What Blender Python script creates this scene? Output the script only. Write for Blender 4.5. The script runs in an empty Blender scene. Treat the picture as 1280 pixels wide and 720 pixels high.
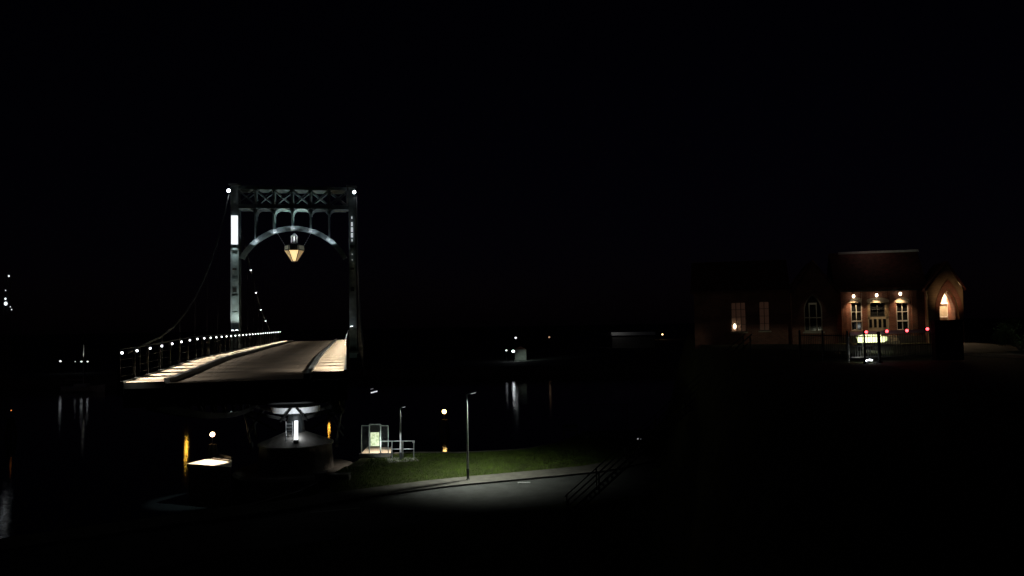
import bpy, bmesh, math, random
from mathutils import Vector, Matrix
from mathutils.geometry import tessellate_polygon
random.seed(7)
R = math.radians
scene = bpy.context.scene
C = scene.collection

# ------------------------------------------------------------------ camera, sky, moon, exposure
CAM = Vector((0, 0, 12.0))
PITCH, ROLL = math.atan(44/1000.0), R(1.0)
cam = bpy.data.cameras.new('camera'); co = bpy.data.objects.new('camera', cam); C.objects.link(co)
cam.sensor_width = 36; cam.lens = 36*1000/1280; cam.clip_start = .1; cam.clip_end = 4000
co.location = CAM
CM = Matrix.Rotation(R(90)+PITCH, 3, 'X') @ Matrix.Rotation(-ROLL, 3, 'Z')
co.rotation_euler = CM.to_euler()
scene.camera = co
w = bpy.data.worlds.new('World'); scene.world = w; w.use_nodes = True
nt = w.node_tree; bg = nt.nodes['Background']
sky = nt.nodes.new('ShaderNodeTexSky'); sky.sky_type = 'NISHITA'; sky.sun_disc = False
sky.sun_elevation = R(25); sky.sun_rotation = R(200)
tn = nt.nodes.new('ShaderNodeMixRGB'); tn.blend_type = 'MULTIPLY'; tn.inputs[0].default_value = 1; tn.inputs[2].default_value = (1.0, .55, 1.35, 1)
nt.links.new(sky.outputs[0], tn.inputs[1]); nt.links.new(tn.outputs[0], bg.inputs[0]); bg.inputs[1].default_value = 0.00013
sl = bpy.data.lights.new('moon', 'SUN'); sl.energy = 0.002; sl.angle = R(.5); sl.color = (.8, .88, 1)
so = bpy.data.objects.new('moon', sl); C.objects.link(so); so.rotation_euler = (R(65), 0, R(-20))
scene.view_settings.view_transform = 'Standard'; scene.view_settings.look = 'None'
scene.view_settings.exposure = 0; scene.view_settings.gamma = 1
scene.cycles.use_denoising = True
scene.cycles.max_bounces = 5; scene.cycles.sample_clamp_indirect = 3

# ------------------------------------------------------------------ picking points along the photo's sight lines
def ray(px, py):
    return CM @ Vector((px-640, 360-py, -1000))
def P(px, py, D):
    r = ray(px, py); return CAM + r*(D/r.y)
def G(px, py, z):
    r = ray(px, py); return CAM + r*((z-CAM.z)/r.z)
def PL(px, py, p0, n):
    r = ray(px, py); return CAM + r*((p0-CAM).dot(n)/r.dot(n))
bd = ray(438, 407.5); TH = math.atan2(-bd.x, bd.y)
U = Vector((-math.sin(TH), math.cos(TH), 0)); V = Vector((math.cos(TH), math.sin(TH), 0)); Z = Vector((0, 0, 1))
def B(u, v, z): return U*u + V*v + Z*z
U0 = 62.0
PV = -4.05
def pv(px, py, u=U0):
    p = PL(px, py, U*u, U); return p.dot(V), p.z

# ------------------------------------------------------------------ materials
def mat(name, col, rough=.6, metal=0, var=.25, scale=3, bump=.0, emit=None, es=0, spec=.5, bscale=None):
    m = bpy.data.materials.new(name); m.use_nodes = True; n = m.node_tree; b = n.nodes['Principled BSDF']
    b.inputs['Roughness'].default_value = rough; b.inputs['Metallic'].default_value = metal
    b.inputs['Specular IOR Level'].default_value = spec
    geo = n.nodes.new('ShaderNodeNewGeometry')
    if emit:
        b.inputs['Base Color'].default_value = (*col, 1)
        b.inputs['Emission Color'].default_value = (*emit, 1); b.inputs['Emission Strength'].default_value = es
        return m
    no = n.nodes.new('ShaderNodeTexNoise'); no.inputs['Scale'].default_value = scale; no.inputs['Detail'].default_value = 6
    n.links.new(geo.outputs['Position'], no.inputs['Vector'])
    cr = n.nodes.new('ShaderNodeValToRGB'); e = cr.color_ramp.elements
    e[0].position = .3; e[1].position = .7
    e[0].color = tuple(c*(1-var) for c in col)+(1,); e[1].color = tuple(min(1, c*(1+var)) for c in col)+(1,)
    n.links.new(no.outputs[0], cr.inputs[0]); n.links.new(cr.outputs[0], b.inputs['Base Color'])
    if bump:
        no2 = n.nodes.new('ShaderNodeTexNoise'); no2.inputs['Scale'].default_value = bscale or scale*8; no2.inputs['Detail'].default_value = 4
        n.links.new(geo.outputs['Position'], no2.inputs['Vector'])
        bp = n.nodes.new('ShaderNodeBump'); bp.inputs['Strength'].default_value = bump; bp.inputs['Distance'].default_value = .05
        n.links.new(no2.outputs[0], bp.inputs['Height']); n.links.new(bp.outputs[0], b.inputs['Normal'])
    return m
def axis_coord(m, axis, scale):
    """returns a node output = dot(position, axis)*scale"""
    n = m.node_tree; geo = n.nodes.new('ShaderNodeNewGeometry'); d = n.nodes.new('ShaderNodeVectorMath'); d.operation = 'DOT_PRODUCT'
    d.inputs[1].default_value = tuple(axis*scale); n.links.new(geo.outputs['Position'], d.inputs[0]); return d.outputs['Value']
def planks(name, col, axis, width, var=.3, rough=.7, nv=.15, ns=5):
    m = mat(name, col, rough, var=nv, scale=ns, bump=.2); n = m.node_tree; b = n.nodes['Principled BSDF']
    src = b.inputs['Base Color'].links[0].from_socket
    c = axis_coord(m, axis, 1/width)
    fl = n.nodes.new('ShaderNodeMath'); fl.operation = 'FLOOR'; n.links.new(c, fl.inputs[0])
    wn = n.nodes.new('ShaderNodeTexWhiteNoise'); wn.noise_dimensions = '1D'; n.links.new(fl.outputs[0], wn.inputs['W'])
    mr = n.nodes.new('ShaderNodeMapRange'); mr.inputs['To Min'].default_value = 1-var; mr.inputs['To Max'].default_value = 1+var
    n.links.new(wn.outputs['Value'], mr.inputs['Value'])
    fr = n.nodes.new('ShaderNodeMath'); fr.operation = 'FRACT'; n.links.new(c, fr.inputs[0])
    gp = n.nodes.new('ShaderNodeMath'); gp.operation = 'GREATER_THAN'; gp.inputs[1].default_value = .07; n.links.new(fr.outputs[0], gp.inputs[0])
    gm = n.nodes.new('ShaderNodeMapRange'); gm.inputs['To Min'].default_value = .25; n.links.new(gp.outputs[0], gm.inputs['Value'])
    mu = n.nodes.new('ShaderNodeMath'); mu.operation = 'MULTIPLY'; n.links.new(mr.outputs[0], mu.inputs[0]); n.links.new(gm.outputs[0], mu.inputs[1])
    vm = n.nodes.new('ShaderNodeVectorMath'); vm.operation = 'SCALE'; n.links.new(src, vm.inputs[0]); n.links.new(mu.outputs[0], vm.inputs['Scale'])
    n.links.new(vm.outputs[0], b.inputs['Base Color']); return m
def bricks(name, c1, c2, mortar, axis, s=1.0):
    m = mat(name, c1, .85); n = m.node_tree; b = n.nodes['Principled BSDF']
    t = axis_coord(m, axis, 1); z = axis_coord(m, Z, 1)
    cx = n.nodes.new('ShaderNodeCombineXYZ'); n.links.new(t, cx.inputs[0]); n.links.new(z, cx.inputs[1])
    bt = n.nodes.new('ShaderNodeTexBrick'); bt.inputs['Scale'].default_value = s
    bt.inputs['Brick Width'].default_value = .25; bt.inputs['Row Height'].default_value = .077; bt.inputs['Mortar Size'].default_value = .008
    bt.inputs['Color1'].default_value = (*c1, 1); bt.inputs['Color2'].default_value = (*c2, 1); bt.inputs['Mortar'].default_value = (*mortar, 1)
    n.links.new(cx.outputs[0], bt.inputs['Vector'])
    mx = n.nodes.new('ShaderNodeMixRGB'); mx.blend_type = 'MULTIPLY'; mx.inputs[0].default_value = .8
    no = n.nodes.new('ShaderNodeTexNoise'); no.inputs['Scale'].default_value = 1.2; no.inputs['Detail'].default_value = 8
    g = n.nodes.new('ShaderNodeNewGeometry'); n.links.new(g.outputs['Position'], no.inputs['Vector'])
    mr = n.nodes.new('ShaderNodeMapRange'); mr.inputs['From Min'].default_value = .3; mr.inputs['From Max'].default_value = .7; mr.inputs['To Min'].default_value = .6; mr.inputs['To Max'].default_value = 1.3
    n.links.new(no.outputs[0], mr.inputs['Value'])
    n.links.new(bt.outputs[0], mx.inputs[1]); n.links.new(mr.outputs[0], mx.inputs[2]); n.links.new(mx.outputs[0], b.inputs['Base Color'])
    bp = n.nodes.new('ShaderNodeBump'); bp.inputs['Strength'].default_value = .4; bp.inputs['Distance'].default_value = .01; bp.invert = True
    n.links.new(bt.outputs['Fac'], bp.inputs['Height']); n.links.new(bp.outputs[0], b.inputs['Normal'])
    return m
BA = R(15); BD = Vector((math.cos(BA), -math.sin(BA), 0)); BN = Vector((-math.sin(BA), -math.cos(BA), 0))
M = dict(
    steel=mat('bridge_steel', (.12, .155, .165), .5, var=.3, scale=2.5, bump=.15),
    dark=mat('dark_steel', (.035, .04, .042), .5, var=.3, scale=4),
    pale=mat('pale_steel', (.45, .47, .47), .45, var=.2, scale=6),
    galv=mat('galvanised_steel', (.38, .40, .41), .4, .5, var=.25, scale=8),
    galvpaint=mat('gusset_paint', (.34, .37, .38), .5, var=.2, scale=6),
    white=mat('white_paint', (.75, .76, .76), .5, var=.1, scale=5),
    walk=planks('walkway_planks', (.36, .30, .22), U, .16, .12),
    road=planks('bridge_roadway_planks', (.10, .082, .062), U, .22, .25, .7, .45, 1.1),
    concrete=mat('concrete', (.30, .29, .27), .85, var=.25, scale=1.5, bump=.3),
    cream=mat('pale_concrete', (.48, .43, .35), .8, var=.15, scale=2, bump=.2),
    stone=mat('quay_stone', (.13, .125, .12), .85, var=.35, scale=1.5, bump=.5),
    asphalt=mat('asphalt', (.045, .048, .048), .8, var=.35, scale=1.3, bump=.6, bscale=40),
    path=mat('footpath_gravel', (.105, .10, .088), .9, var=.3, scale=2.2, bump=.6, bscale=30),
    soil=mat('grass_ground', (.038, .048, .009), .95, var=.5, scale=.9, bump=.8, bscale=12),
    blade=mat('grass_blade', (.078, .132, .012), .7, var=.45, scale=.8),
    mark=mat('road_paint', (.62, .62, .6), .7, var=.3, scale=5),
    wood=mat('timber', (.09, .07, .05), .85, var=.4, scale=5, bump=.4),
    roof=mat('roof_tiles', (.13, .045, .035), .7, var=.4, scale=4, bump=.5),
    brick=bricks('red_brick', (.26, .09, .055), (.17, .06, .04), (.22, .19, .16), BD),
    bricks2=bricks('pale_brick', (.30, .23, .13), (.22, .17, .10), (.28, .25, .2), BD),
    stonew=mat('pale_stone', (.42, .38, .30), .8, var=.2, scale=4, bump=.2),
    glass=mat('dark_window_glass', (.012, .014, .016), .06, var=.1, spec=.7),
    black=mat('black_paint', (.012, .012, .012), .7, var=.3, spec=.15),
    foliage=mat('foliage', (.05, .085, .025), .6, var=.5, scale=4),
    e_white=mat('lamp_white', (.8, .8, .8), emit=(.9, .95, 1), es=14),
    e_led=mat('rail_lamp_white', (.8, .8, .8), emit=(.92, .96, 1), es=4),
    e_cable=mat('cable_lamp_white', (.8, .8, .8), emit=(.9, .95, 1), es=5),
    e_tube=mat('tube_lamp_white', (.8, .8, .8), emit=(.92, .95, 1), es=1.3),
    e_glow_face=mat('glow_face_white', (.8, .8, .8), emit=(.93, .98, 1), es=1.25),
    e_glow_patch=mat('glow_patch_white', (.8, .8, .8), emit=(.9, .95, 1), es=.5),
    e_warm=mat('lamp_warm', (.8, .7, .5), emit=(1, .62, .36), es=9),
    e_amber=mat('lamp_amber', (.8, .6, .3), emit=(1, .42, .07), es=60),
    e_red=mat('lamp_red', (.8, .1, .1), emit=(1, .06, .07), es=7),
    e_wall=mat('wall_lamp_glass', (.8, .7, .5), emit=(1, .78, .52), es=7),
    e_far=mat('distant_lamp', (.8, .8, .8), emit=(.88, .95, 1), es=1.35),
    e_fardim=mat('distant_dim_lamp', (.8, .8, .8), emit=(.88, .95, 1), es=.8),
    e_warmfar=mat('distant_warm_lamp', (.8, .7, .5), emit=(1, .6, .35), es=.55),
    e_pane=mat('lantern_glass_lit', (.8, .6, .3), emit=(1, .70, .32), es=1.15),
    e_pane2=mat('lantern_glass_dim', (.8, .6, .3), emit=(1, .66, .32), es=.28),
    e_band=mat('lantern_band_glass', (.5, .5, .4), .4, emit=(.5, .5, .38), es=.12),
    e_int=mat('curtained_window_lit', (.3, .2, .15), emit=(.5, .24, .15), es=.03),
)

# ------------------------------------------------------------------ mesh builder
ORG = {}
class MB:
    def __init__(s): s.v = []; s.f = []; s.m = []; s.mats = []
    def add(s, vs, fs):
        k = len(s.v); s.v += [Vector(v) for v in vs]; s.f += [tuple(i+k for i in f) for f in fs]; return s
    def box(s, c, size, ax=None):
        c = Vector(c); a = ax or (Vector((1, 0, 0)), Vector((0, 1, 0)), Z); h = [x/2 for x in size]
        vs = [c+a[0]*(h[0]*i)+a[1]*(h[1]*j)+a[2]*(h[2]*k) for k in (-1, 1) for j in (-1, 1) for i in (-1, 1)]
        return s.add(vs, [(0, 2, 3, 1), (4, 5, 7, 6), (0, 1, 5, 4), (2, 6, 7, 3), (0, 4, 6, 2), (1, 3, 7, 5)])
    def bar(s, a, b, w, h=None, up=Z):
        a = Vector(a); b = Vector(b); d = (b-a); L = d.length; d.normalize()
        x = d.cross(up)
        if x.length < 1e-4: x = d.cross(Vector((0, 1, 0)))
        x.normalize(); y = x.cross(d).normalized()
        return s.box((a+b)/2, (w, L, h or w), (x, d, y))
    def tube(s, a, b, r0, r1=None, n=8, cap=True):
        a = Vector(a); b = Vector(b); r1 = r0 if r1 is None else r1; d = (b-a).normalized()
        x = d.cross(Z) if abs(d.z) < .99 else Vector((1, 0, 0)); x.normalize(); y = d.cross(x)
        vs = []
        for p, r in ((a, r0), (b, r1)):
            vs += [p+x*(r*math.cos(2*math.pi*i/n))+y*(r*math.sin(2*math.pi*i/n)) for i in range(n)]
        fs = [(i, (i+1) % n, n+(i+1) % n, n+i) for i in range(n)]
        if cap: fs += [tuple(range(n))[::-1], tuple(range(n, 2*n))]
        return s.add(vs, fs)
    def poly(s, pts, r, n=6):
        for a, b in zip(pts, pts[1:]): s.tube(a, b, r, r, n)
        return s
    def lathe(s, c, prof, n=24, ph=0):
        c = Vector(c); vs = []; fs = []
        for r, z in prof: vs += [c+Vector((r*math.cos(ph+2*math.pi*i/n), r*math.sin(ph+2*math.pi*i/n), z)) for i in range(n)]
        for k in range(len(prof)-1): fs += [(k*n+i, k*n+(i+1) % n, (k+1)*n+(i+1) % n, (k+1)*n+i) for i in range(n)]
        fs += [tuple(range(n))[::-1], tuple(range((len(prof)-1)*n, len(prof)*n))]
        return s.add(vs, fs)
    def ball(s, c, r, n=10, m=6, sq=(1, 1, 1)):
        c = Vector(c); vs = [c+Vector((0, 0, -r*sq[2]))]; fs = []
        for j in range(1, m):
            a = -math.pi/2+math.pi*j/m
            vs += [c+Vector((r*sq[0]*math.cos(a)*math.cos(2*math.pi*i/n), r*sq[1]*math.cos(a)*math.sin(2*math.pi*i/n), r*sq[2]*math.sin(a))) for i in range(n)]
        vs.append(c+Vector((0, 0, r*sq[2])))
        fs += [(0, 1+(i+1) % n, 1+i) for i in range(n)]
        for j in range(m-2): fs += [(1+j*n+i, 1+j*n+(i+1) % n, 1+(j+1)*n+(i+1) % n, 1+(j+1)*n+i) for i in range(n)]
        k = 1+(m-2)*n; fs += [(k+i, k+(i+1) % n, len(vs)-1) for i in range(n)]
        return s.add(vs, fs)
    def prism(s, rings, ext):
        """rings: list of closed loops of Vectors (outer first, holes after), extruded along ext"""
        tris = tessellate_polygon(rings); flat = [p for r in rings for p in r]; k = len(flat)
        vs = flat+[p+ext for p in flat]; fs = [tuple(t) for t in tris]+[tuple(i+k for i in reversed(t)) for t in tris]
        o = 0
        for r in rings:
            n = len(r); fs += [(o+i, o+(i+1) % n, k+o+(i+1) % n, k+o+i) for i in range(n)]; o += n
        return s.add(vs, fs)
    def build(s, name, m, parent=None, bev=0, smooth=False):
        org = ORG.get(parent.name, Vector()) if parent else (Vector() if bev is None else None)
        if org is None:
            xs = [v for v in s.v]; org = Vector((sum(v.x for v in xs)/len(xs), sum(v.y for v in xs)/len(xs), min(v.z for v in xs)))
        me = bpy.data.meshes.new(name); me.from_pydata([v-org for v in s.v], [], s.f)
        bm = bmesh.new(); bm.from_mesh(me); bmesh.ops.recalc_face_normals(bm, faces=bm.faces); bm.to_mesh(me); bm.free()
        if smooth:
            for p in me.polygons: p.use_smooth = True
        me.materials.append(M[m] if isinstance(m, str) else m)
        o = bpy.data.objects.new(name, me); C.objects.link(o)
        if parent: o.parent = parent
        else: o.location = org
        ORG[o.name] = org
        if bev:
            b = o.modifiers.new('bevel', 'BEVEL'); b.width = bev; b.segments = 2; b.limit_method = 'ANGLE'
        return o
def tag(o, label, cat, group=None, kind=None):
    if label: o['label'] = label
    if cat: o['category'] = cat
    if group: o['group'] = group
    if kind: o['kind'] = kind
    return o
def thing(name, loc, label, cat, group=None):
    o = bpy.data.objects.new(name, None); C.objects.link(o); o.location = loc; o.empty_display_size = .3
    ORG[o.name] = Vector(loc); return tag(o, label, cat, group)
def struct(o): o['kind'] = 'structure'; return o
def light(name, kind, p, power, col, parent, target=None, angle=120, blend=.6, r=.05, spec=None):
    l = bpy.data.lights.new(name, kind); l.energy = power; l.color = col; l.shadow_soft_size = r
    l.specular_factor = .15
    if kind == 'SPOT': l.spot_size = R(angle); l.spot_blend = blend
    o = bpy.data.objects.new(name, l); C.objects.link(o)
    p = Vector(p); o.location = p-(ORG[parent.name] if parent else Vector())
    if parent: o.parent = parent
    if target is not None: o.rotation_euler = (Vector(target)-p).to_track_quat('-Z', 'Y').to_euler()
    return o
def interp(tab, x):
    if x <= tab[0][0]: return tab[0][1]
    for (a, ya), (b, yb) in zip(tab, tab[1:]):
        if x <= b: return ya+(yb-ya)*(x-a)/(b-a)
    return tab[-1][1]
def sm(t): t = max(0, min(1, t)); return t*t*(3-2*t)

# ================================================================== SETTING
QE = [(-200, 18), (-60, 22), (-30, 33), (-22, 41), (-15, 46), (-12.2, 50), (-11.2, 60), (-8, 61), (-4, 60.5), (.6, 61.5), (5, 66), (12, 68), (17, 86), (22, 100), (60, 190), (200, 300)]
KERB = [Vector((-60, 18, 0)), Vector((-30, 32.5, 0))]+[G(a, b, 2.12) for a, b in ((250, 650), (340, 639), (440, 623), (500, 615), (560, 607), (640, 599.5), (700, 594), (760, 588))]+[Vector((10.6, 58, 0))]
for k in KERB: k.z = 0
TR = 10.3
def kerb_y(x):
    return interp([(p.x, p.y) for p in KERB], x)
def ground_z(x, y):
    kd = (y-kerb_y(x))*.85
    base = 2.0
    if kd > 0:
        base = 1.98+.42*sm((kd-2.2)/6)+(.6*sm((x-3)/4)*sm((kd-3)/8))
    xt = .2*y+2.2
    s = sm((x-(xt-3.2))/3.0)
    z = base+(TR-base)*s
    z = max(z, TR-(TR-2)*sm((y-1.5)/2.0)) if y < 4 else z
    return z
xs = sorted(set([-200, -150, -100, -80, -60, -50, -45, -40]+[-36+i*1.0 for i in range(97)]+[64, 70, 80, 100, 130, 160, 200]))
g = MB(); NT = 90
for x in xs:
    q = interp(QE, x)
    for k in range(NT+1):
        y = -6+(q+6)*(k/NT); g.v.append(Vector((x, y, ground_z(x, y))))
for i in range(len(xs)-1):
    for k in range(NT): a = i*(NT+1)+k; g.f.append((a, a+NT+1, a+NT+2, a+1))
struct(g.build('ground', 'soil', smooth=True))
qw = MB()
for i in range(len(xs)-1):
    a, b = xs[i], xs[i+1]; ya, yb = interp(QE, a), interp(QE, b)
    pa, pb = Vector((a, ya, 0)), Vector((b, yb, 0)); za, zb = ground_z(a, ya)+.02, ground_z(b, yb)+.02
    qw.add([pa+Z*za+Vector((0, -.35, 0)), pb+Z*zb+Vector((0, -.35, 0)), pb+Z*zb+Vector((0, .12, 0)), pa+Z*za+Vector((0, .12, 0)),
            pa+Z*-2+Vector((0, .12, 0)), pb+Z*-2+Vector((0, .12, 0)), pb+Z*-2+Vector((0, -.35, 0)), pa+Z*-2+Vector((0, -.35, 0))],
           [(0, 1, 2, 3), (3, 2, 5, 4), (0, 7, 6, 1)])
tag(qw.build('quay_wall', 'stone'), 'long dark stone quay wall along the harbour water below the grass', 'quay wall')
# water
wm = mat('harbour_water', (.004, .007, .009), .045, spec=.6, var=.1); n = wm.node_tree; b = n.nodes['Principled BSDF']; b.inputs['IOR'].default_value = 1.33
gq = n.nodes.new('ShaderNodeNewGeometry'); mp = n.nodes.new('ShaderNodeMapping'); mp.inputs['Scale'].default_value = (1.1, 1.8, 1); n.links.new(gq.outputs['Position'], mp.inputs[0])
nn = n.nodes.new('ShaderNodeTexNoise'); nn.inputs['Scale'].default_value = 1.5; nn.inputs['Detail'].default_value = 3; n.links.new(mp.outputs[0], nn.inputs['Vector'])
bp = n.nodes.new('ShaderNodeBump'); bp.inputs['Strength'].default_value = 1; bp.inputs['Distance'].default_value = .011; n.links.new(nn.outputs[0], bp.inputs['Height']); n.links.new(bp.outputs[0], b.inputs['Normal'])
wt = MB(); wt.add([(-1500, -200, 0), (1500, -200, 0), (1500, 2500, 0), (-1500, 2500, 0)], [(0, 1, 2, 3)]); struct(wt.build('water', wm))
# far shore
fs = MB(); pts = [Vector((-1500, 150, 0)), Vector((-140, 160, 0)), Vector((-60, 178, 0)), Vector((60, 190, 0)), Vector((200, 330, 0)), Vector((1500, 500, 0)), Vector((1500, 2500, 0)), Vector((-1500, 2500, 0))]
fs.prism([[p+Z*-1 for p in pts]], Z*3.2); struct(fs.build('far_shore_ground', 'stone'))

# road, kerb, path (offset ribbons along the kerb line)
def offs(line, d):
    out = []
    for i, p in enumerate(line):
        t = (line[min(i+1, len(line)-1)]-line[max(i-1, 0)]).normalized(); out.append(p+Vector((-t.y, t.x, 0))*d)
    return out
fine = []
for a, b_ in zip(KERB, KERB[1:]):
    for k in range(8): fine.append(a.lerp(b_, k/8))
fine.append(KERB[-1])
for _ in range(6):
    fine = [fine[0]]+[(fine[i-1]+fine[i]*2+fine[i+1])/4 for i in range(1, len(fine)-1)]+[fine[-1]]
def ribbon(name, d0, d1, z0, z1, m):
    A, Bq = offs(fine, d0), offs(fine, d1); mb = MB()
    n_ = len(A); mb.add([p+Z*z1 for p in A]+[p+Z*z1 for p in Bq], [(i, i+1, n_+i+1, n_+i) for i in range(n_-1)])
    if z0 is not None:
        mb.add([p+Z*z0 for p in A]+[p+Z*z1 for p in A], [(i, i+1, n_+i+1, n_+i) for i in range(n_-1)])
        mb.add([p+Z*z0 for p in Bq]+[p+Z*z1 for p in Bq], [(i, i+1, n_+i+1, n_+i) for i in range(n_-1)])
    return struct(mb.build(name, m))
ribbon('road', -7.0, -.001, None, 2.006, 'asphalt')
ribbon('kerb', 0, .15, 1.95, 2.125, 'stone')
ribbon('footpath', .152, 2.3, 1.95, 2.118, 'path')
mk = MB(); a, b_ = G(388, 640.5, 2.012), G(450, 635, 2.012); mk.bar(a, b_, .16, .004); mk.build('lane_marking', 'mark'); struct(bpy.data.objects['lane_marking'])
mh = thing('drain_cover', G(655, 603.5, 2.01), 'small pale metal drain cover in the road beside the kerb', 'drain cover')
mb = MB(); mb.box(ORG[mh.name]+Z*.01, (.8, .35, .02)); mb.build('frame', 'galv', mh)
mb = MB()
for i in range(7): mb.box(ORG[mh.name]+Vector((-.33+i*.11, 0, .024)), (.05, .3, .008))
mb.build('grating', 'pale', mh)
# grass blades
gr = MB(); rnd = random.Random(3)
for i in range(60000):
    x = rnd.uniform(-14, 13); k0 = kerb_y(x)+2.9; q = interp(QE, x)-.5
    if q <= k0: continue
    y = rnd.uniform(k0, q); z = ground_z(x, y)
    if z > 3.6 or (x < -10.5 and y > 55): continue
    h = rnd.uniform(.04, .13); a = rnd.uniform(0, 6.28); wv = Vector((math.cos(a), math.sin(a), 0))*.018
    p = Vector((x, y, z-.01)); ln = Vector((rnd.uniform(-.05, .05), rnd.uniform(-.05, .05), h))
    k = len(gr.v); gr.v += [p-wv, p+wv, p+ln]; gr.f.append((k, k+1, k+2))
tag(gr.build('grass', 'blade'), 'short green grass on the quay bank lit by the street lamp', 'grass', kind='stuff')

# ================================================================== BRIDGE
def dz(u):
    return 10.15+.27*sm((u-30)/16)
br = thing('swing_bridge', B(U0, PV, 2.4), 'dark steel swing bridge with portal tower, lit plank walkways and a row of railing lamps', 'bridge')
VL, VR = -7.95, -.12
us = [30+i*1.0 for i in range(67)]
def strip(v0, v1, u0, u1, top, th, m, name, u0b=None):
    mb = MB(); u0b = u0 if u0b is None else u0b; prev = None
    uu = [x for x in us if x > max(u0, u0b)+.05 and x < u1]+[u1]
    rows = [(B(u0, v0, dz(u0)), B(u0b, v1, dz(u0b)))]+[(B(x, v0, dz(x)), B(x, v1, dz(x))) for x in uu]
    vs = []
    for a, b_ in rows: vs += [a+Z*top, b_+Z*top, a+Z*(top-th), b_+Z*(top-th)]
    f = []
    for i in range(len(rows)-1):
        k = 4*i; f += [(k, k+1, k+5, k+4), (k+2, k+6, k+7, k+3), (k, k+4, k+6, k+2), (k+1, k+3, k+7, k+5)]
    f += [(0, 2, 3, 1)]; k = 4*(len(rows)-1); f += [(k, k+1, k+3, k+2)]
    return mb.add(vs, f).build(name, m, br)
UE = 95
def pvv(px, py):
    p = G(px, py, 10.15); return p.dot(U), p.dot(V)
strip(VL+.15, -6.55, 30.4, UE, 0, .12, 'walk', 'walkway')
strip(-6.35, -1.72, 30.1, UE, -.06, .12, 'road', 'roadway', 30.5)
strip(-1.52, VR-.15, 32.6, UE, 0, .12, 'walk', 'walkway', 33.2)
strip(-6.55, -6.35, 30.6, UE, .10, .3, 'dark', 'kerb_beam')
strip(-1.72, -1.52, 30.9, UE, .10, .3, 'dark', 'kerb_beam')
strip(VL-.05, VL+.15, 30.2, UE, .05, .5, 'dark', 'edge_beam')
strip(VR-.15, VR+.05, 33.3, UE, .05, .5, 'dark', 'edge_beam')
mb = MB(); mb.bar(B(30.9, VL, 9.62), B(30.9, VR, 9.62), .3, .8)
for i in range(9):
    v = VL+.4+i*(VR-VL-.8)/8; mb.box(B(30.65, v, 9.62), (.06, .18, .75), (V, U, Z))
mb.bar(B(30.34, VL+.1, dz(30)-.11), B(30.34, -6.45, dz(30)-.11), .08, .22)
mb.build('end_beam', 'dark', br)
# cross beams + main girders
mb = MB()
u = 35
while u < UE: mb.bar(B(u, VL+.2, 9.72), B(u, VR-.2, 9.72), .22, .5); u += 4
mb.build('cross_beams', 'dark', br)
def botz(u): return 6.2+3.05*(abs(u-U0)/31)**1.6 if u < U0 else 6.2+3.05*(abs(u-U0)/33)**1.6
for v in (-7.1, -.6):
    mb = MB(); uu = [31+i*(UE-31)/18 for i in range(19)]
    for a, b_ in zip(uu, uu[1:]):
        mb.bar(B(a, v, 9.75), B(b_, v, 9.75), .3, .3); mb.bar(B(a, v, botz(a)), B(b_, v, botz(b_)), .3, .3)
        if (a+b_)/2 < U0: mb.bar(B(a, v, 9.6), B(b_, v, botz(b_)), .16, .16)
        else: mb.bar(B(a, v, botz(a)), B(b_, v, 9.6), .16, .16)
    for a in uu[1:-1]: mb.bar(B(a, v, botz(a)), B(a, v, 9.6), .18, .18)
    mb.build('side_truss', 'black', br)
# railings
def railing(v, u0, side):
    mb = MB(); n_ = 0
    root = None
    uu = [u0+i*2.016 for i in range(int((UE-u0)/2.016)+1)]
    hz = lambda u: dz(u)+1.08
    for a, b_ in zip(uu, uu[1:]):
        mb.bar(B(a, v, hz(a)+.1), B(b_, v, hz(b_)+.1), .09, .05)
    for h in (.2, .5, .8):
        for a, b_ in zip(uu, uu[1:]): mb.bar(B(a, v, dz(a)+h), B(b_, v, dz(b_)+h), .016, .016)
    root = mb.build('railing', 'black', br)
    mesh_p = mesh_l = None
    for i, a in enumerate(uu):
        base = B(a, v, dz(a)+.05)
        if mesh_p is None:
            q = MB(); q.box(base+Z*.53, (.09, .05, 1.06), (V, U, Z)); o = q.build('post', 'black', root); mesh_p = (o, base)
            q = MB(); lp = base+Z*1.0+V*side*.10; q.ball(lp, (.048) if side > 0 else .02, 8, 5); l = q.build('lamp', 'e_led' if side > 0 else 'e_fardim', root); mesh_l = (l, base)
        else:
            for src, b0 in (mesh_p, mesh_l):
                c = src.copy(); C.objects.link(c); c.parent = root; c.location = base-b0
        ll = light('rail_light', 'SPOT', base+Z*.97+V*side*.17, 330, (1, .90, .76), br, base+V*side*.80+(U*.7 if i == 0 else U*0), 96, .5, .02)
        ll.scale = (.60, 1, 1)
        if i % 3 == 1: light('rail_spill', 'SPOT', base+Z*.97+V*side*.17, 62, (1, .82, .62), br, base+V*side*3.2-Z*.3, 110, .8, .03)
    return root
railing(VL, 30.25, 1)
railing(VR, 33.6, -1)
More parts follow.
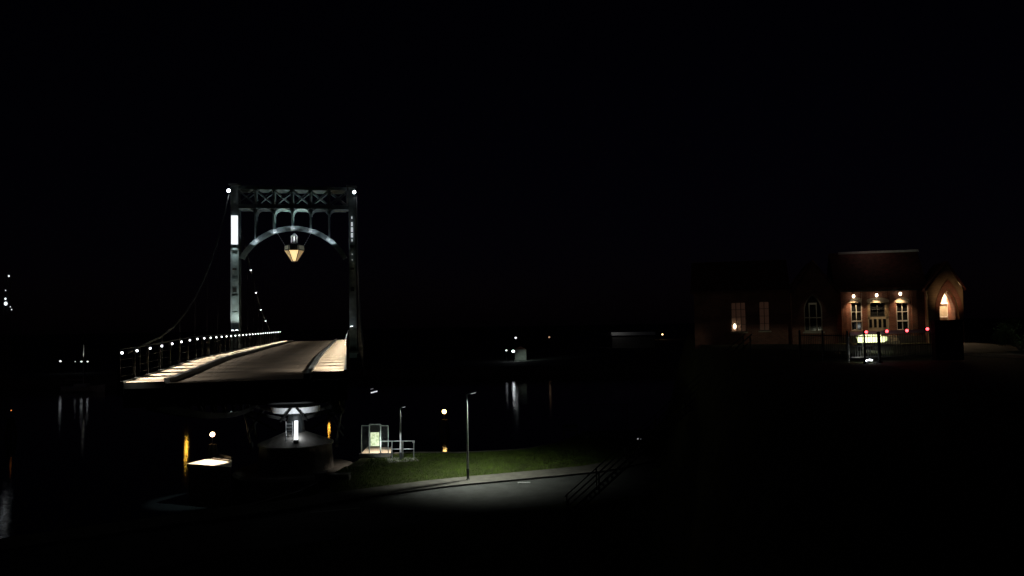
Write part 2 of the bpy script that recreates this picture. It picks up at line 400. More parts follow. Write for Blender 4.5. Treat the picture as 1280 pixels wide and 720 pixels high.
# portal tower: columns
CZ0 = 9.6
vt, ZT = pv(365, 235.5)
cl0, cl1 = pv(289.8, 340)[0], pv(300, 340)[0]
cr0, cr1 = pv(436.3, 340)[0], pv(445, 340)[0]
def column(v0, v1, sgn):
    mb = MB(); vc = (v0+v1)/2; wv = v1-v0
    # riveted box column: recessed web, four corner flanges
    mb.box(B(U0, vc, (CZ0+ZT)/2), (wv-.08, 1.1, ZT-CZ0), (V, U, Z))
    for a in (v0+.045, v1-.045):
        for du in (-.6, .6): mb.box(B(U0+du, a, (CZ0+ZT)/2), (.09, .1, ZT-CZ0), (V, U, Z))
    c = mb.build('column', 'steel', br)
    # batten plates, hatch slots
    for y in (312, 330, 352, 372, 392):
        z = pv(295, y)[1]; q = MB(); q.box(B(U0-.655, vc, z), (wv+.02, .02, .16), (V, U, Z)); q.build('batten_plate', 'steel', c)
    q = MB()
    for y, h in ((309, .22), (337, .16), (363, .33)):
        z = pv(295, y)[1]; q.box(B(U0-.58, vc-.02, z), (wv*.5, .08, h), (V, U, Z))
    q.build('hatches', 'black', c)
    q = MB(); z = CZ0+.45; q.box(B(U0, vc, z), (wv+.35, 1.5, .2), (V, U, Z)); q.build('base_plate', 'dark', c, .02)
    q = MB(); q.box(B(U0, vc, ZT+.12), (wv+.3, 1.5, .16), (V, U, Z)); q.build('cap_plate', 'dark', c, .02)
    # rivets along the front flanges
    q = MB(); zz = CZ0+.8
    while zz < ZT-.2:
        for a in (v0+.045, v1-.045): q.box(B(U0-.655, a, zz), (.04, .02, .04), (V, U, Z))
        zz += .22
    q.build('rivets', 'steel', c)
    return c
column(cl0, cl1, 1); column(cr0, cr1, -1)
# truss beam between columns
xv = [pv(x, 250)[0] for x in (298, 320.2, 343, 365.8, 388.5, 411.3, 434)]
zt1, zt0 = ZT, pv(365, 239)[1]
zl1, zl0 = pv(365, 257)[1], pv(365, 260.5)[1]
tb = MB()
for du in (-.55, .55):
    tb.bar(B(U0+du, xv[0], (zt1+zt0)/2+.05), B(U0+du, xv[-1], (zt1+zt0)/2+.05), .12, .22)
    tb.bar(B(U0+du, xv[0], (zl1+zl0)/2), B(U0+du, xv[-1], (zl1+zl0)/2), .12, .2)
    for v in xv: tb.bar(B(U0+du, v, zl1), B(U0+du, v, zt0), .14, .14)
    for a, b_ in zip(xv, xv[1:]):
        tb.bar(B(U0+du+.02, a, zl1), B(U0+du+.02, b_, zt0), .09, .05, U); tb.bar(B(U0+du-.04, a, zt0), B(U0+du-.04, b_, zl1), .09, .05, U)
for v in xv:
    tb.bar(B(U0-.6, v, zl0-.05), B(U0+.6, v, zl0-.05), .18, .12); tb.bar(B(U0-.6, v, zt0), B(U0+.6, v, zt0), .16, .1)
tbo = tb.build('truss_beam', 'steel', br)
for a, b_ in zip(xv, xv[1:]):
    for zq, gp in ((zt0-.02, .3), (zl0-.13, .16)):
        q = MB(); q.box(B(U0, (a+b_)/2, zq), (b_-a-gp, 1.7, .03), (V, U, Z)); q.build('soffit_plate', 'steel', tbo)
# arch: circle through crown and springings
vc, zc_top = pv(367.5, 283.5); vs_, zs_ = pv(307.5, 311.6)
hw = abs(vs_-vc); rise = zc_top-zs_; RR = (hw*hw+rise*rise)/(2*rise); zcen = zc_top-RR
def arcp(v, dr=0): return B(0, v, zcen+math.sqrt((RR+dr)**2-(v-vc)**2))
amax = math.asin(min(.97, (abs(cl1-vc)-.02)/RR))
ab = MB(); NA = 30
for du in (-.26, .26):
    for r, wd in ((RR-.04, .06), (RR-.22, .06)):
        for k in range(NA):
            a0, a1 = -amax+2*amax*k/NA, -amax+2*amax*(k+1)/NA
            p = lambda a: B(U0+du, vc+r*math.sin(a), zcen+r*math.cos(a))
            ab.bar(p(a0), p(a1), .16, wd, Vector(U))
    for k in range(NA):
        a0, a1 = -amax+2*amax*k/NA, -amax+2*amax*(k+1)/NA
        if k % 3 == 0: ab.bar(B(U0+du, vc+(RR-.22)*math.sin(a0), zcen+(RR-.22)*math.cos(a0)), B(U0+du, vc+(RR-.04)*math.sin(a1), zcen+(RR-.04)*math.cos(a1)), .04, .04, U)
for k in range(NA):
    a0, a1 = -amax+2*amax*k/NA, -amax+2*amax*(k+1)/NA
    p = lambda a: B(U0, vc+(RR-.0)*math.sin(a), zcen+(RR-.0)*math.cos(a)); ab.bar(p(a0), p(a1), .03, .6, U)
aro = ab.build('arch', 'steel', br)
for v in [xv[1], xv[2], xv[3], xv[4], xv[5]]:
    a = math.asin((v-vc)/RR); c = B(U0, vc+(RR-.13)*math.sin(a), zcen+(RR-.13)*math.cos(a))
    t = (V*math.cos(a)-Z*math.sin(a)); nn_ = (V*math.sin(a)+Z*math.cos(a))
    q = MB(); q.box(c, (.28, .66, .26), (t, U, nn_)); q.build('gusset', 'galvpaint', aro, .02)
# hangers with rounded brackets
for v in xv[1:-1]:
    a = math.asin((v-vc)/RR); zb = zcen+RR*math.cos(a)
    q = MB()
    for du in (-.6, .6): q.bar(B(U0+du, v, zb), B(U0+du, v, zl0-.1), .11, .11)
    q.box(B(U0, v, (zb+zl0)/2-.05), (.04, 1.2, zl0-zb-.1), (V, U, Z))
    for sg in (-1, 1):
        for k in range(4):
            a0, a1 = math.pi/2*k/4, math.pi/2*(k+1)/4; r = .42
            f = lambda t: B(U0, v+sg*(.05+r-r*math.cos(t)), zl0-.12-r+r*math.sin(t)); q.bar(f(a0), f(a1), 1.5, .06, Vector(nn_) if False else Z)
    q.build('hanger', 'steel', br)
# cables and their vertical rods
LP = [PL(px, py, V*(cl0-.08), V) for px, py in ((313.5, 337.5), (320, 365.7), (326, 387), (332, 401))]
CT = [(U0-28, dz(U0-28)+.9)]+[(U0-28*(1-k/10), dz(U0)+.9+(ZT-11.4)*(k/10)**2.2) for k in range(1, 10)]+[(U0, ZT)]+[(p.dot(U), p.z) for p in LP]+[(LP[-1].dot(U)+4, 11.75), (88.5, 11.45)]
def cabz(u): return interp(CT, u)
for v in (cl0-.08, cr1+.08):
    q = MB(); q.poly([B(a, v, b_) for a, b_ in CT], .055)
    cb = q.build('suspension_cable', 'dark', br)
    for s in (-26, -22, -18, -14, -10, -6, 6, 10, 14, 18, 22):
        q = MB(); q.tube(B(U0+s, v, dz(U0+s)-.2), B(U0+s, v, cabz(U0+s)), .025, n=6); q.build('suspender_rod', 'dark', cb)
for p in LP: q = MB(); q.ball(p, .075, 8, 5); q.build('cable_lamp', 'e_cable', br)
# top corner floodlights
for px, py in ((286, 238.5), (442.8, 240.5)):
    v, z = pv(px, py, U0-.8); p = B(U0-.8, v, z); q = MB(); q.box(p, (.26, .2, .24), (V, U, Z))
    f = q.build('floodlight', 'dark', br, .02)
    q = MB(); q.ball(p-U*.1, .12, 10, 6); q.build('lens', 'e_white', f)
    q = MB(); q.bar(p+U*.1, B(U0-.3, v+(.4 if px < 300 else -.2), z-.1), .05); q.build('bracket', 'dark', f)
# spotlit upper part of the left column, its brightness put into a glowing panel
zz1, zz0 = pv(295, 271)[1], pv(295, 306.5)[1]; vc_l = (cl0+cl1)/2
q = MB(); q.box(B(U0-.67, vc_l+.0, (zz0+zz1)/2), ((cl1-cl0)*.8, .04, zz1-zz0), (V, U, Z)); q.build('glow_face', 'e_glow_face', br)
for y0, y1, ww in ((272, 275, .5), (279, 284, .8), (285.5, 291, 1), (292.5, 298, 1), (300, 303, .5), (318, 319.5, .4), (325, 326.5, .4)):  # lit patches of the right column, imitated by glowing pieces
    za_, zb_ = pv(440, y0)[1], pv(440, y1)[1]; q = MB(); q.box(B(U0-.67, pv(440, 300)[0], (za_+zb_)/2), (.16*ww, .04, za_-zb_), (V, U, Z)); q.build('glow_patch', 'e_glow_patch', br)
def uplight(v, z, pw, tgt, name, col=(.9, .97, 1), ang=40, du=-1.05):
    f = MB(); p = B(U0+du, v, z); f.box(p, (.2, .16, .12), (V, U, Z)); f.bar(p-Z*.02, B(U0-.5, v, z-.08), .05); fo = f.build('uplight', 'dark', br)
    l = MB(); l.box(p+Z*.07, (.16, .12, .02), (V, U, Z)); l.build('lens', 'e_white', fo)
    light('uplight_beam', 'SPOT', p+Z*.1, pw, col, br, tgt, ang, .5, .04)
light('column_wash', 'SPOT', B(U0-.95, vc_l, zz0+.3), 200, (.9, 1, .93), br, B(U0-.62, vc_l, zz0-2.9), 54, .8, .05)
uplight(vc_l+.02, pv(295, 414)[1], 190, B(U0-.62, vc_l-.02, 15), 'b', (.95, 1, .86), 100, -1.9)
uplight(vc_l+.30, pv(295, 414)[1], 190, B(U0-.62, vc_l+.02, 15.5), 'c', (.95, 1, .86), 100, -1.9)
vr = (cr0+cr1)/2
uplight(vr-.1, pv(439, 409)[1], 7, B(U0-.62, vr-.25, 14), 'd', (.9, .95, 1), 30)
# light on inner edges of right column and on the arch
light('inner_column_light', 'SPOT', B(U0-.95, cr0-.15, pv(436, 336)[1]), 130, (.9, .95, 1), br, B(U0-.62, cr0+.03, 19.5), 16, .6, .03)
# portal lights inside the arch (white lamps above the lantern)
LN = B(U0, (xv[3]+pv(368, 300)[0])/2, pv(368, 309)[1])

# ------------------------------------------------------------------ lantern
def lv(px, py): v, z = pv(px, py); return B(U0, v, z)
lc = lv(368, 310); lan = thing('hanging_lantern', lc, 'large tapering glass lantern glowing amber under the bridge arch', 'lantern')
def hexring(c, r, ph=R(0)): return [c+V*(r*math.cos(ph+i*math.pi/3))+U*(r*math.sin(ph+i*math.pi/3)) for i in range(6)]
z1, z2, z3 = lv(368, 307).z, lv(368, 313).z, lv(368, 327).z
cc = Vector((lc.x, lc.y, 0)); r1, r2, r3 = .70, .74, .20
ring1, ring2, ring3 = hexring(cc+Z*z1, r1), hexring(cc+Z*z2, r2), hexring(cc+Z*z3, r3)
q = MB()
for i in range(6):
    q.tube(ring1[i], ring2[i], .035, n=6); q.tube(ring2[i], ring3[i], .035, .025, n=6)
    for r_ in (ring1, ring2, ring3): q.tube(r_[i], r_[(i+1) % 6], .035, n=6)
q.build('frame', 'dark', lan)
for i in range(6):
    q = MB(); j = (i+1) % 6; q.add([ring2[i], ring2[j], ring3[j], ring3[i]], [(0, 1, 2, 3)]); q.build('pane', 'e_pane' if i == 4 else 'e_pane2', lan)
q = MB(); q.add(ring1+ring2, [(i, (i+1) % 6, 6+(i+1) % 6, 6+i) for i in range(6)]); q.build('band', 'e_band', lan)
q = MB(); zr = lv(368, 304).z
q.lathe(cc, [(r1, z1), (.32, z1+.12), (.27, zr), (.12, zr+.16)], 12); q.build('roof', 'black', lan)
# dark plate over the front of the band
q = MB(); q.box(cc+Z*((z1+z2)/2+.02)-U*.66, (.58, .05, z1-z2+.12), (V, U, Z)); q.build('front_plate', 'black', lan, .02)
q = MB()
for k in range(6):
    a = k*math.pi/3+.5; dr = V*math.cos(a)+U*math.sin(a)
    pts = [cc+Z*(zr+.05)+dr*.24, cc+Z*(zr+.35)+dr*.22, cc+Z*(zr+.5)+dr*.25, cc+Z*(zr+.72)+dr*.04]
    for a_, b_ in zip(pts, pts[1:]): q.tube(a_, b_, .05, .04, 6)
q.build('crown', 'pale', lan)
q = MB(); ztop = zcen+RR-.35; q.tube(cc+Z*(zr+.1), cc+Z*ztop, .02, n=6); q.build('hanging_rod', 'dark', lan)
q = MB()
for a, b_ in (((345.8, 290), (357, 308)), ((390, 289), (379.5, 308))):
    A_, B_ = lv(*a), lv(*b_); N = 14
    for k in range(N):
        p0, p1 = A_.lerp(B_, k/N), A_.lerp(B_, (k+.8)/N); q.bar(p0, p1, .05 if k % 2 else .02, .02 if k % 2 else .05)
q.build('chains', 'galv', lan)
light('lantern_bulb', 'POINT', cc+Z*((z2+z3)/2+.1), 30, (1, .6, .28), lan, r=.1)
for sv, su in ((-.5, -.5), (.55, -.5), (-.5, .5), (.55, .5)):
    light('crown_light', 'SPOT', cc+Z*(zcen+RR+.12)+V*sv+U*su, 44, (.78, 1, .9), lan, cc+Z*(zcen+RR+5)+V*sv*2, 150, .5, .05)
for sv in (-2, -.7, .7, 2):
    light('truss_light', 'SPOT', B(U0-.15, xv[3]+sv, zl1+.15), 9, (.85, 1, .95), br, B(U0+.1, xv[3]+sv, zt0), 150, .5, .03)
light('crown_glow', 'POINT', cc+Z*(zr+.38)-U*.42, 8, (.9, .96, 1), lan, r=.03)
for px, py, pw in ((345.5, 296, 28), (318.9, 309, 34), (415, 308, 42), (390, 296, 28), (368, 290, 16)):
    v, z = pv(px, py); light('arch_light', 'SPOT', B(U0-.75, v, z), pw, (.85, .93, 1), br, B(U0-.4, v, z+1), 120, .5, .03)

# ------------------------------------------------------------------ pivot pier
pc = B(U0, PV, 0)
pi = thing('pivot_pier', (pc.x, pc.y, 0), 'round concrete pier with sloping top carrying the bridge pivot', 'bridge pier')
q = MB(); q.lathe(pc, [(4.5, -2), (4.5, 1.35), (4.3, 1.55), (2.75, 1.55), (2.6, 3.33)], 40); q.build('drum', 'stone', pi)
q = MB(); q.lathe(pc, [(2.75, 3.33), (2.75, 3.43), (.75, 4.22)], 40); q.build('sloping_top', 'concrete', pi)
q = MB(); q.lathe(pc, [(.7, 4.1), (.55, 5.4), (.8, 5.6)], 24); q.build('pivot_post', 'dark', pi)
# ring drum under the girders (white painted), turns with the bridge
q = MB(); q.lathe(pc, [(1.75, 5.72), (1.78, 6.14)], 40); rg = q.build('turntable_ring', 'white', br)
q = MB()
for s in (-1, 1):
    for k in (-1, 1):
        q.bar(B(U0+k*2.2, PV+s*3.4, 6.1), B(U0+k*1.4, PV+s*.6, 5.3), .22, .22)
        q.bar(B(U0+k*2.2, PV+s*3.4, 6.1), B(U0+k*1.6, PV+s*3.0, 3.6), .12, .12)
        q.bar(B(U0-2.3, PV+s*3.5, 6.0), B(U0-2.0, PV+s*1.2, 4.6), .14, .14)
        q.bar(B(U0-2.05, PV+s*.15, 6.2), B(U0-1.95, PV+s*.95, 5.2), .12, .12)
        q.bar(B(U0+k*2, PV+s*3.5, 4.0), B(U0+k*2, PV+s*2.2, 6.1), .1, .1)
q.bar(B(U0-2, -7.2, 6.6), B(U0-2, -.5, 6.6), .25, .25); q.bar(B(U0+2, -7.2, 6.6), B(U0+2, -.5, 6.6), .25, .25)
q.build('pivot_frame', 'black', br)
for s in (-1, 1):
    q = MB(); q.tube(B(U0-1.5, PV+s*3-.1, 3.5), B(U0-1.5, PV+s*3+.1, 3.5), .3, n=16); q.build('support_wheel', 'dark', br)
tl = thing('tube_lamp', P(370.2, 552, 58), 'tall bright white tube lamp standing on the round bridge pier', 'lamp')
a, b_ = P(370.2, 549.5, 58), P(370.2, 526, 58)
q = MB(); q.tube(a, b_, .14, n=12); q.build('tube', 'e_tube', tl)
q = MB(); q.lathe(ORG[tl.name], [(.2, -.1), (.2, .08), (.12, .12)], 12); q.build('base', 'dark', tl)
light('tube_light', 'POINT', a+Z*.30+U*.45, 16, (.92, .96, 1), tl, r=.2)
light('ring_fill', 'SPOT', P(368, 523, 55.2), 420, (.88, .95, 1), tl, P(366, 512.5, 57.5), 62, .6, .05)  # spot without a fixture, added to brighten the turntable ring
lad = thing('ladder', P(361.5, 552, 58.1), 'short pale steel ladder on the pier left of the tube lamp', 'ladder')
q = MB()
for px in (357.5, 365.5): q.tube(P(px, 552, 58.1), P(px, 527, 58.1), .035, n=6)
q.build('rails', 'galv', lad)
q = MB()
for k in range(6): q.tube(P(357.5, 550-4*k, 58.1), P(365.5, 550-4*k, 58.1), .025, n=6)
q.build('rungs', 'galv', lad)
# lit wedge tip of the pier fender
wd = thing('fender_platform', P(262, 577, 57), 'wedge shaped pale fender platform lit from above, pointing left over dark water', 'platform')
zz = P(233, 578.5, 57).z
w4 = [G(233, 579.5, zz), G(272, 570.2, zz), G(290.5, 574.5, zz), G(288.5, 583.5, zz)]
q = MB(); q.prism([[p for p in w4]], Z*-.25); q.build('deck', 'cream', wd, .02)
q = MB(); q.prism([[p.lerp((w4[0]+w4[1]+w4[2]+w4[3])/4, .08)-Z*.26 for p in w4]], Z*-3.8); q.build('base', 'wood', wd)
q = MB(); q.bar(w4[1]+Z*.1, w4[2]+Z*.1, .2, .2); q.bar(G(266, 574.2, zz)+Z*.06, G(287, 577.2, zz)+Z*.06, .12, .1); q.build('kerb_beam', 'wood', wd)
light('platform_light', 'SPOT', G(272, 577, zz)+Z*2.6, 1700, (1, .84, .66), wd, G(261, 578, zz), 64, .3, .08)
q = MB(); lp = P(291.5, 513.5, 54); q.box(lp, (.22, .3, .1)); lf = q.build('work_light', 'dark', br); q = MB(); q.box(lp-Z*.06+Vector((-.03, -.1, 0)), (.2, .16, .05)); q.build('lens', 'e_fardim', lf)
# concrete box on the quay
bx = thing('concrete_block', P(412, 586, 52), 'low mossy concrete box on the quay edge under the bridge', 'block')
c = P(402, 587, 51.6); c.z = 2.05
q = MB(); q.box(c+Z*.32, (.7, .7, .64)); q.build('box', 'concrete', bx, .03)
q = MB(); q.box(c+Vector((1.1, .15, .2)), (1.4, .6, .4)); q.build('plinth', 'concrete', bx, .03)
q = MB(); q.box(c+Vector((1.05, .0, .5)), (1.5, .75, .07)); q.build('lid', 'concrete', bx, .01)

# ------------------------------------------------------------------ gangway gate, landing, handrail
gz = 2.5
land = MB()
l4 = [G(449, 569, gz+.12), G(489.5, 568.5, gz+.12), G(489.5, 559.5, gz+.12), G(460, 558, gz+.12)]
ld = thing('landing_stage', G(470, 570, gz), 'pale plank landing under the glass gate beside the grass', 'landing')
land.prism([l4], Z*-.16); land.build('deck', 'cream', ld)
q = MB(); q.bar(l4[0]+Z*.06, l4[1]+Z*.06, .1, .14); q.bar(l4[1]+Z*.06, l4[2]+Z*.06, .1, .14); q.build('edge', 'galv', ld)
q = MB()
for p in (l4[0], l4[0].lerp(l4[1], .5), l4[1], l4[2], l4[3]): q.tube(p-Z*3, p-Z*.1, .1)
q.build('piles', 'dark', ld)
q = MB(); q.prism([[G(480, 572.5, 2.36), G(520, 572.8, 2.36), G(524, 577, 2.36), G(486, 579, 2.36)]], Z*.05); o = q.build('ramp', 'concrete', ld)
DG = (ORG[ld.name]).y-.3
gt = thing('glazed_gate', P(468, 571, DG), 'tall grey framed mesh gate with a lit notice board in its middle', 'gate')
def rectbars(mb, x0, y0, x1, y1, D, w_): 
    for a, b_ in (((x0, y0), (x1, y0)), ((x0, y1), (x1, y1)), ((x0, y0), (x0, y1)), ((x1, y0), (x1, y1))): mb.bar(P(*a, D), P(*b_, D), w_, w_)
q = MB(); rectbars(q, 452, 532, 485.3, 571, DG, .055); q.build('outer_frame', 'galv', gt)
q = MB(); rectbars(q, 461.8, 530.5, 475.8, 570.5, DG-.05, .075); q.build('door_frame', 'galv', gt)
for x0, x1 in ((452, 461.8), (475.8, 485.3)):
    q = MB()
    for k in range(1, 9): xx = x0+(x1-x0)*k/9; q.bar(P(xx, 532, DG), P(xx, 571, DG), .008, .008)
    for k in range(1, 26): yy = 532+39*k/26; q.bar(P(x0, yy, DG+.01), P(x1, yy, DG+.01), .006, .006)
    q.build('mesh_panel', 'dark', gt)
nb = mat('notice_board_face', (.5, .55, .4), emit=(.72, .78, .5), es=.55)
n = nb.node_tree; b = n.nodes['Principled BSDF']; g2 = n.nodes.new('ShaderNodeNewGeometry'); vo = n.nodes.new('ShaderNodeTexVoronoi'); vo.inputs['Scale'].default_value = 7
n.links.new(g2.outputs['Position'], vo.inputs['Vector']); cr = n.nodes.new('ShaderNodeValToRGB'); e = cr.color_ramp.elements
e[0].color = (.75, .85, .6, 1); e[1].color = (.35, .42, .12, 1); e[0].position = .2; e[1].position = .7; e.new(.5).color = (.9, .88, .62, 1)
n.links.new(vo.outputs['Distance'], cr.inputs[0]); n.links.new(cr.outputs[0], b.inputs['Emission Color'])
q = MB(); a = P(463, 540.5, DG-.12); b_ = P(474.2, 557.5, DG-.12); q.box((a+b_)/2, (b_.x-a.x, .04, a.z-b_.z)); q.build('notice_board', nb, gt)
q = MB(); a = P(463, 532.5, DG-.1); b_ = P(474.2, 539, DG-.1); q.box((a+b_)/2, (b_.x-a.x, .04, a.z-b_.z)); q.build('dark_panel', 'black', gt)
light('gate_light', 'SPOT', P(474, 536, DG+.9), 420, (1, .84, .66), gt, P(470, 562, DG+1.2), 100, .6, .05)
light('gate_top_light', 'SPOT', P(469, 560, DG-1.6), 85, (.85, 1, .85), gt, P(468, 540, DG), 110, .5, .05)
hr = thing('handrail', P(503, 575, DG-.3), 'pale tubular handrail with three posts at the end of the landing', 'handrail')
def HP(x, y): return P(x, y, DG-.5)
q = MB(); q.tube(HP(476, 551.5), HP(518.5, 551.2), .04); q.build('top_rail', 'galv', hr)
q = MB(); q.tube(HP(478, 561.4), HP(517.2, 561.2), .03); q.build('middle_rail', 'galv', hr)
for x in (490, 503.5, 517.3):
    q = MB(); q.tube(HP(x, 551.5), HP(x, 573), .04); q.build('post', 'galv', hr)
q = MB(); q.bar(HP(515.8, 552.5), HP(518.5, 552.5), .1, .12); q.build('end_cap', 'galv', hr)
light('handrail_light', 'SPOT', HP(500, 545)-Vector((0, 1.8, 0)), 95, (.95, 1, .95), hr, HP(500, 560), 82, .6, .05)

# ------------------------------------------------------------------ street lamps
def street_lamp(px, ybase, ytop, z, label, arm, pw, tgt, rot=None, hang=150):
    base = G(px, ybase, z); D = base.y; H = P(px-(2 if px > 550 else 1), ytop, D).z-z
    t = thing('street_lamp', base, label, 'street lamp', 'street lamps on the lower quay')
    q = MB(); q.tube(base, base+Z*H, .075, .05, 12); q.build('pole', 'pale', t)
    q = MB(); q.lathe(base, [(.14, 0), (.14, .05), (.09, .09), (.09, .7), (.078, .72)], 12); q.build('base_sleeve', 'dark', t)
    tip = base+Z*(H+.12)+arm
    q = MB(); q.tube(base+Z*(H-.05), base+Z*(H-.0)+arm*.3+Z*.05, .035); q.build('arm', 'galv', t)
    d = arm.normalized(); s = d.cross(Z)
    q = MB(); q.box(base+Z*(H+.09)+arm*.68, (arm.length*.75, .2, .07), ((d+Z*.15).normalized(), s, (Z-d*.15).normalized())); hd = q.build('head', 'pale', t, .02)
    q = MB(); q.box(base+Z*(H+.045)+arm*.70, (arm.length*.5, .14, .02), ((d+Z*.15).normalized(), s, (Z-d*.15).normalized())); q.build('lens', 'e_fardim', hd)
    light('lamp_beam', 'SPOT', base+Z*(H)+arm*.75, pw, (.95, 1, .84), t, tgt, hang, 1, .07)
    light('pole_wash', 'SPOT', base+Z*(H+.02)+arm*.75, pw*.14+14, (.95, 1, .95), t, base+Z*(H-1.2), 60, .8, .04)
    return t
b1 = G(585, 600, 2.1)
street_lamp(585, 600, 493, 2.1, 'tall thin grey street lamp on the footpath in front of the grass', Vector((.55, .42, 0)), 2200, b1+Vector((.7, .9, 0)), hang=130)
b2 = G(501, 578, 2.2)
street_lamp(501, 578, 510, 2.2, 'shorter grey street lamp with angled head beside the pale handrail', Vector((.36, .1, 0)), 55, b2+Vector((.6, 1.2, 0)))

# mesh fence panel standing right of the grass
DF = 63.5
fp = thing('fence_panel', P(755, 546, DF), 'faint grey mesh fence panel standing on the dark bank right of the grass', 'fence')
q = MB(); rectbars(q, 727, 505.5, 784.5, 544.5, DF, .05); q.build('frame', 'stone', fp)
q = MB()
for k in range(1, 40): xx = 727+57.5*k/40; q.bar(P(xx, 505.5, DF), P(xx, 544.5, DF), .012, .012)
for k in range(1, 14): yy = 505.5+39*k/14; q.bar(P(727, yy, DF+.015), P(784.5, yy, DF+.015), .01, .01)
q.build('wire_mesh', 'dark', fp)
q = MB(); q.box(P(755, 542.5, DF-.05), (3.5, .05, .45)); q.build('kick_board', 'dark', fp)
for x in (734, 777):
    q = MB(); q.box(P(x, 546, DF)+Z*.02, (.3, .7, .16)); q.build('foot', 'concrete', fp)
bn = thing('bench', P(713, 524, 66), 'dim low bench left of the mesh fence panel', 'bench')
bn.location = ORG[bn.name] = Vector((P(713, 527, 64).x, 64.4, 2.9))
o = ORG[bn.name]
q = MB(); q.box(o+Z*.45, (1.2, .4, .06)); q.build('seat', 'dark', bn)
q = MB(); q.box(o+Vector((0, .2, .75)), (1.2, .05, .3)); q.build('backrest', 'dark', bn)
for s in (-.5, .5):
    q = MB(); q.box(o+Vector((s, 0, .2)), (.08, .38, .45)); q.build('leg', 'dark', bn)

# ------------------------------------------------------------------ staircase up the bank with railings
SX0, SX1, SZ0, SZ1 = 2.3, 11.9, 2.0, 10.3; SY = 40.5; SLP = (SZ1-SZ0)/(SX1-SX0)
st = thing('bank_staircase', ((SX0+SX1)/2, SY, SZ0), 'dark open steel staircase with rails climbing the bank to the right', 'staircase')
q = MB(); NS = 44
for k in range(NS):
    x = SX0+(SX1-SX0)*(k+.5)/NS; zt = SZ0+(SZ1-SZ0)*(k+1)/NS; q.box((x, SY, zt-.02), (.16, 1.0, .02))
q.build('treads', 'dark', st)
q = MB()
for s in (-1, 1): q.bar((SX0, SY+s*.55, SZ0), (SX1, SY+s*.55, SZ1), .04, .09)
q.build('stringers', 'dark', st)
for s in (-1, 1):
    q = MB()
    for h in (.35, .65, .95): q.tube((SX0+.2, SY+s*.6, SZ0+h+.2), (SX1, SY+s*.6, SZ1+h), .022 if h < .9 else .03)
    k_ = q.build('handrail', 'dark', st)
    for k in range(7):
        x = SX0+.3+k*(SX1-SX0-.4)/6; z = SZ0+(x-SX0)*SLP; q = MB(); q.tube((x, SY+s*.6, z-.1), (x, SY+s*.6, z+1.0), .035); q.build('post', 'dark', k_)

# ================================================================== BRICK BUILDING ON THE TERRACE
BO = P(1096, 430, 52); BO.z = TR
def Bp(t, w_, z): return BO+BD*t+BN*w_+Z*z          # w_ towards the camera
def bt(px, py, w_=0):
    p = PL(px, py, BO+BN*w_, BN)-BO; return p.dot(BD), p.z
AX = (BD, BN, Z)
bld = thing('brick_building', BO, 'red brick building with three wall lamps over its windows and a lit pointed arch', 'building')
def rect(mb, t0, t1, w0, w1, z0, z1): mb.box(Bp((t0+t1)/2, (w0+w1)/2, (z0+z1)/2), (t1-t0, abs(w1-w0), z1-z0), AX)
eave = bt(1096, 362)[1]
T0 = bt(1044, 400)[0]; T1 = bt(1160, 400)[0]
wins = []   # (t0,t1,z0,z1)
def wr(x0, y0, x1, y1, w_=0):
    a = bt(x0, y1, w_); c = bt(x1, y0, w_); return (a[0], c[0], a[1], c[1])
main = [wr(1064.5, 378, 1077.5, 413.5), wr(1084.5, 378, 1110.5, 415.5), wr(1121.5, 378, 1135.5, 412.5)]
def ringrect(r, w_): return [Bp(r[0], w_, r[2]), Bp(r[1], w_, r[2]), Bp(r[1], w_, r[3]), Bp(r[0], w_, r[3])]
q = MB()
q.prism([[Bp(T0, 0, -.3), Bp(T1, 0, -.3), Bp(T1, 0, eave), Bp(T0, 0, eave)]]+[ringrect(r, 0) for r in main], BN*-.4)
q.build('front_wall', 'brick', bld)
def window(r, w_, pane='glass', bars=(1, 3), sill=True, frame='white', low=False, fr=.05):
    t0, t1, z0, z1 = r; q = MB(); d0, d1 = w_-.2, w_-.12
    for a in (t0+fr/2, t1-fr/2): rect(q, a-fr/2, a+fr/2, d0, d1, z0, z1)
    for z in (z0+fr/2, z1-fr/2): rect(q, t0+fr, t1-fr, d0, d1, z-fr/2, z+fr/2)
    for k in range(1, bars[0]+1):
        a = t0+(t1-t0)*k/(bars[0]+1); rect(q, a-.02, a+.02, d0+.005, d1-.005, z0+fr, z1-fr)
    for k in range(1, bars[1]+1):
        z = z0+(z1-z0)*k/(bars[1]+1); hh = .045 if (low and k == low) else .015; rect(q, t0+fr, t1-fr, d0+.008, d1+(.02 if hh > .02 else -.008), z-hh, z+hh)
    wo = q.build('window', frame, bld)
    q = MB(); rect(q, t0+fr, t1-fr, d0-.02, d0-.005, z0+fr, z1-fr); q.build('pane', pane, wo)
    if sill:
        q = MB(); rect(q, t0-.08, t1+.08, w_-.1, w_+.08, z0-.09, z0-.002); q.build('sill', 'stonew', wo)
    return wo
window(main[0], 0, bars=(1, 2), low=1); window(main[2], 0, bars=(1, 2), low=1)
# centre: dark window above, pale panelled lower part
r = main[1]; zm = bt(1096, 396)[1]
window((r[0]+.2, r[1]-.2, zm+.02, r[3]), 0, bars=(1, 1), frame='dark', sill=False)
for ja in (r[0], r[1]-.198):
    q = MB(); rect(q, ja, ja+.198, -.3, -.02, zm, r[3]); q.build('jamb', 'bricks2', bld)
q = MB(); rect(q, r[0], r[1], -.25, -.06, r[2], zm)
dp = q.build('door_panel', 'stonew', bld)
q = MB(); 
for k in range(4):
    a = r[0]+.13+(r[1]-r[0]-.2)*k/4; rect(q, a, a+.17, -.06, -.045, r[2]+.3, zm-.15)
q.build('door_openings', 'glass', dp)
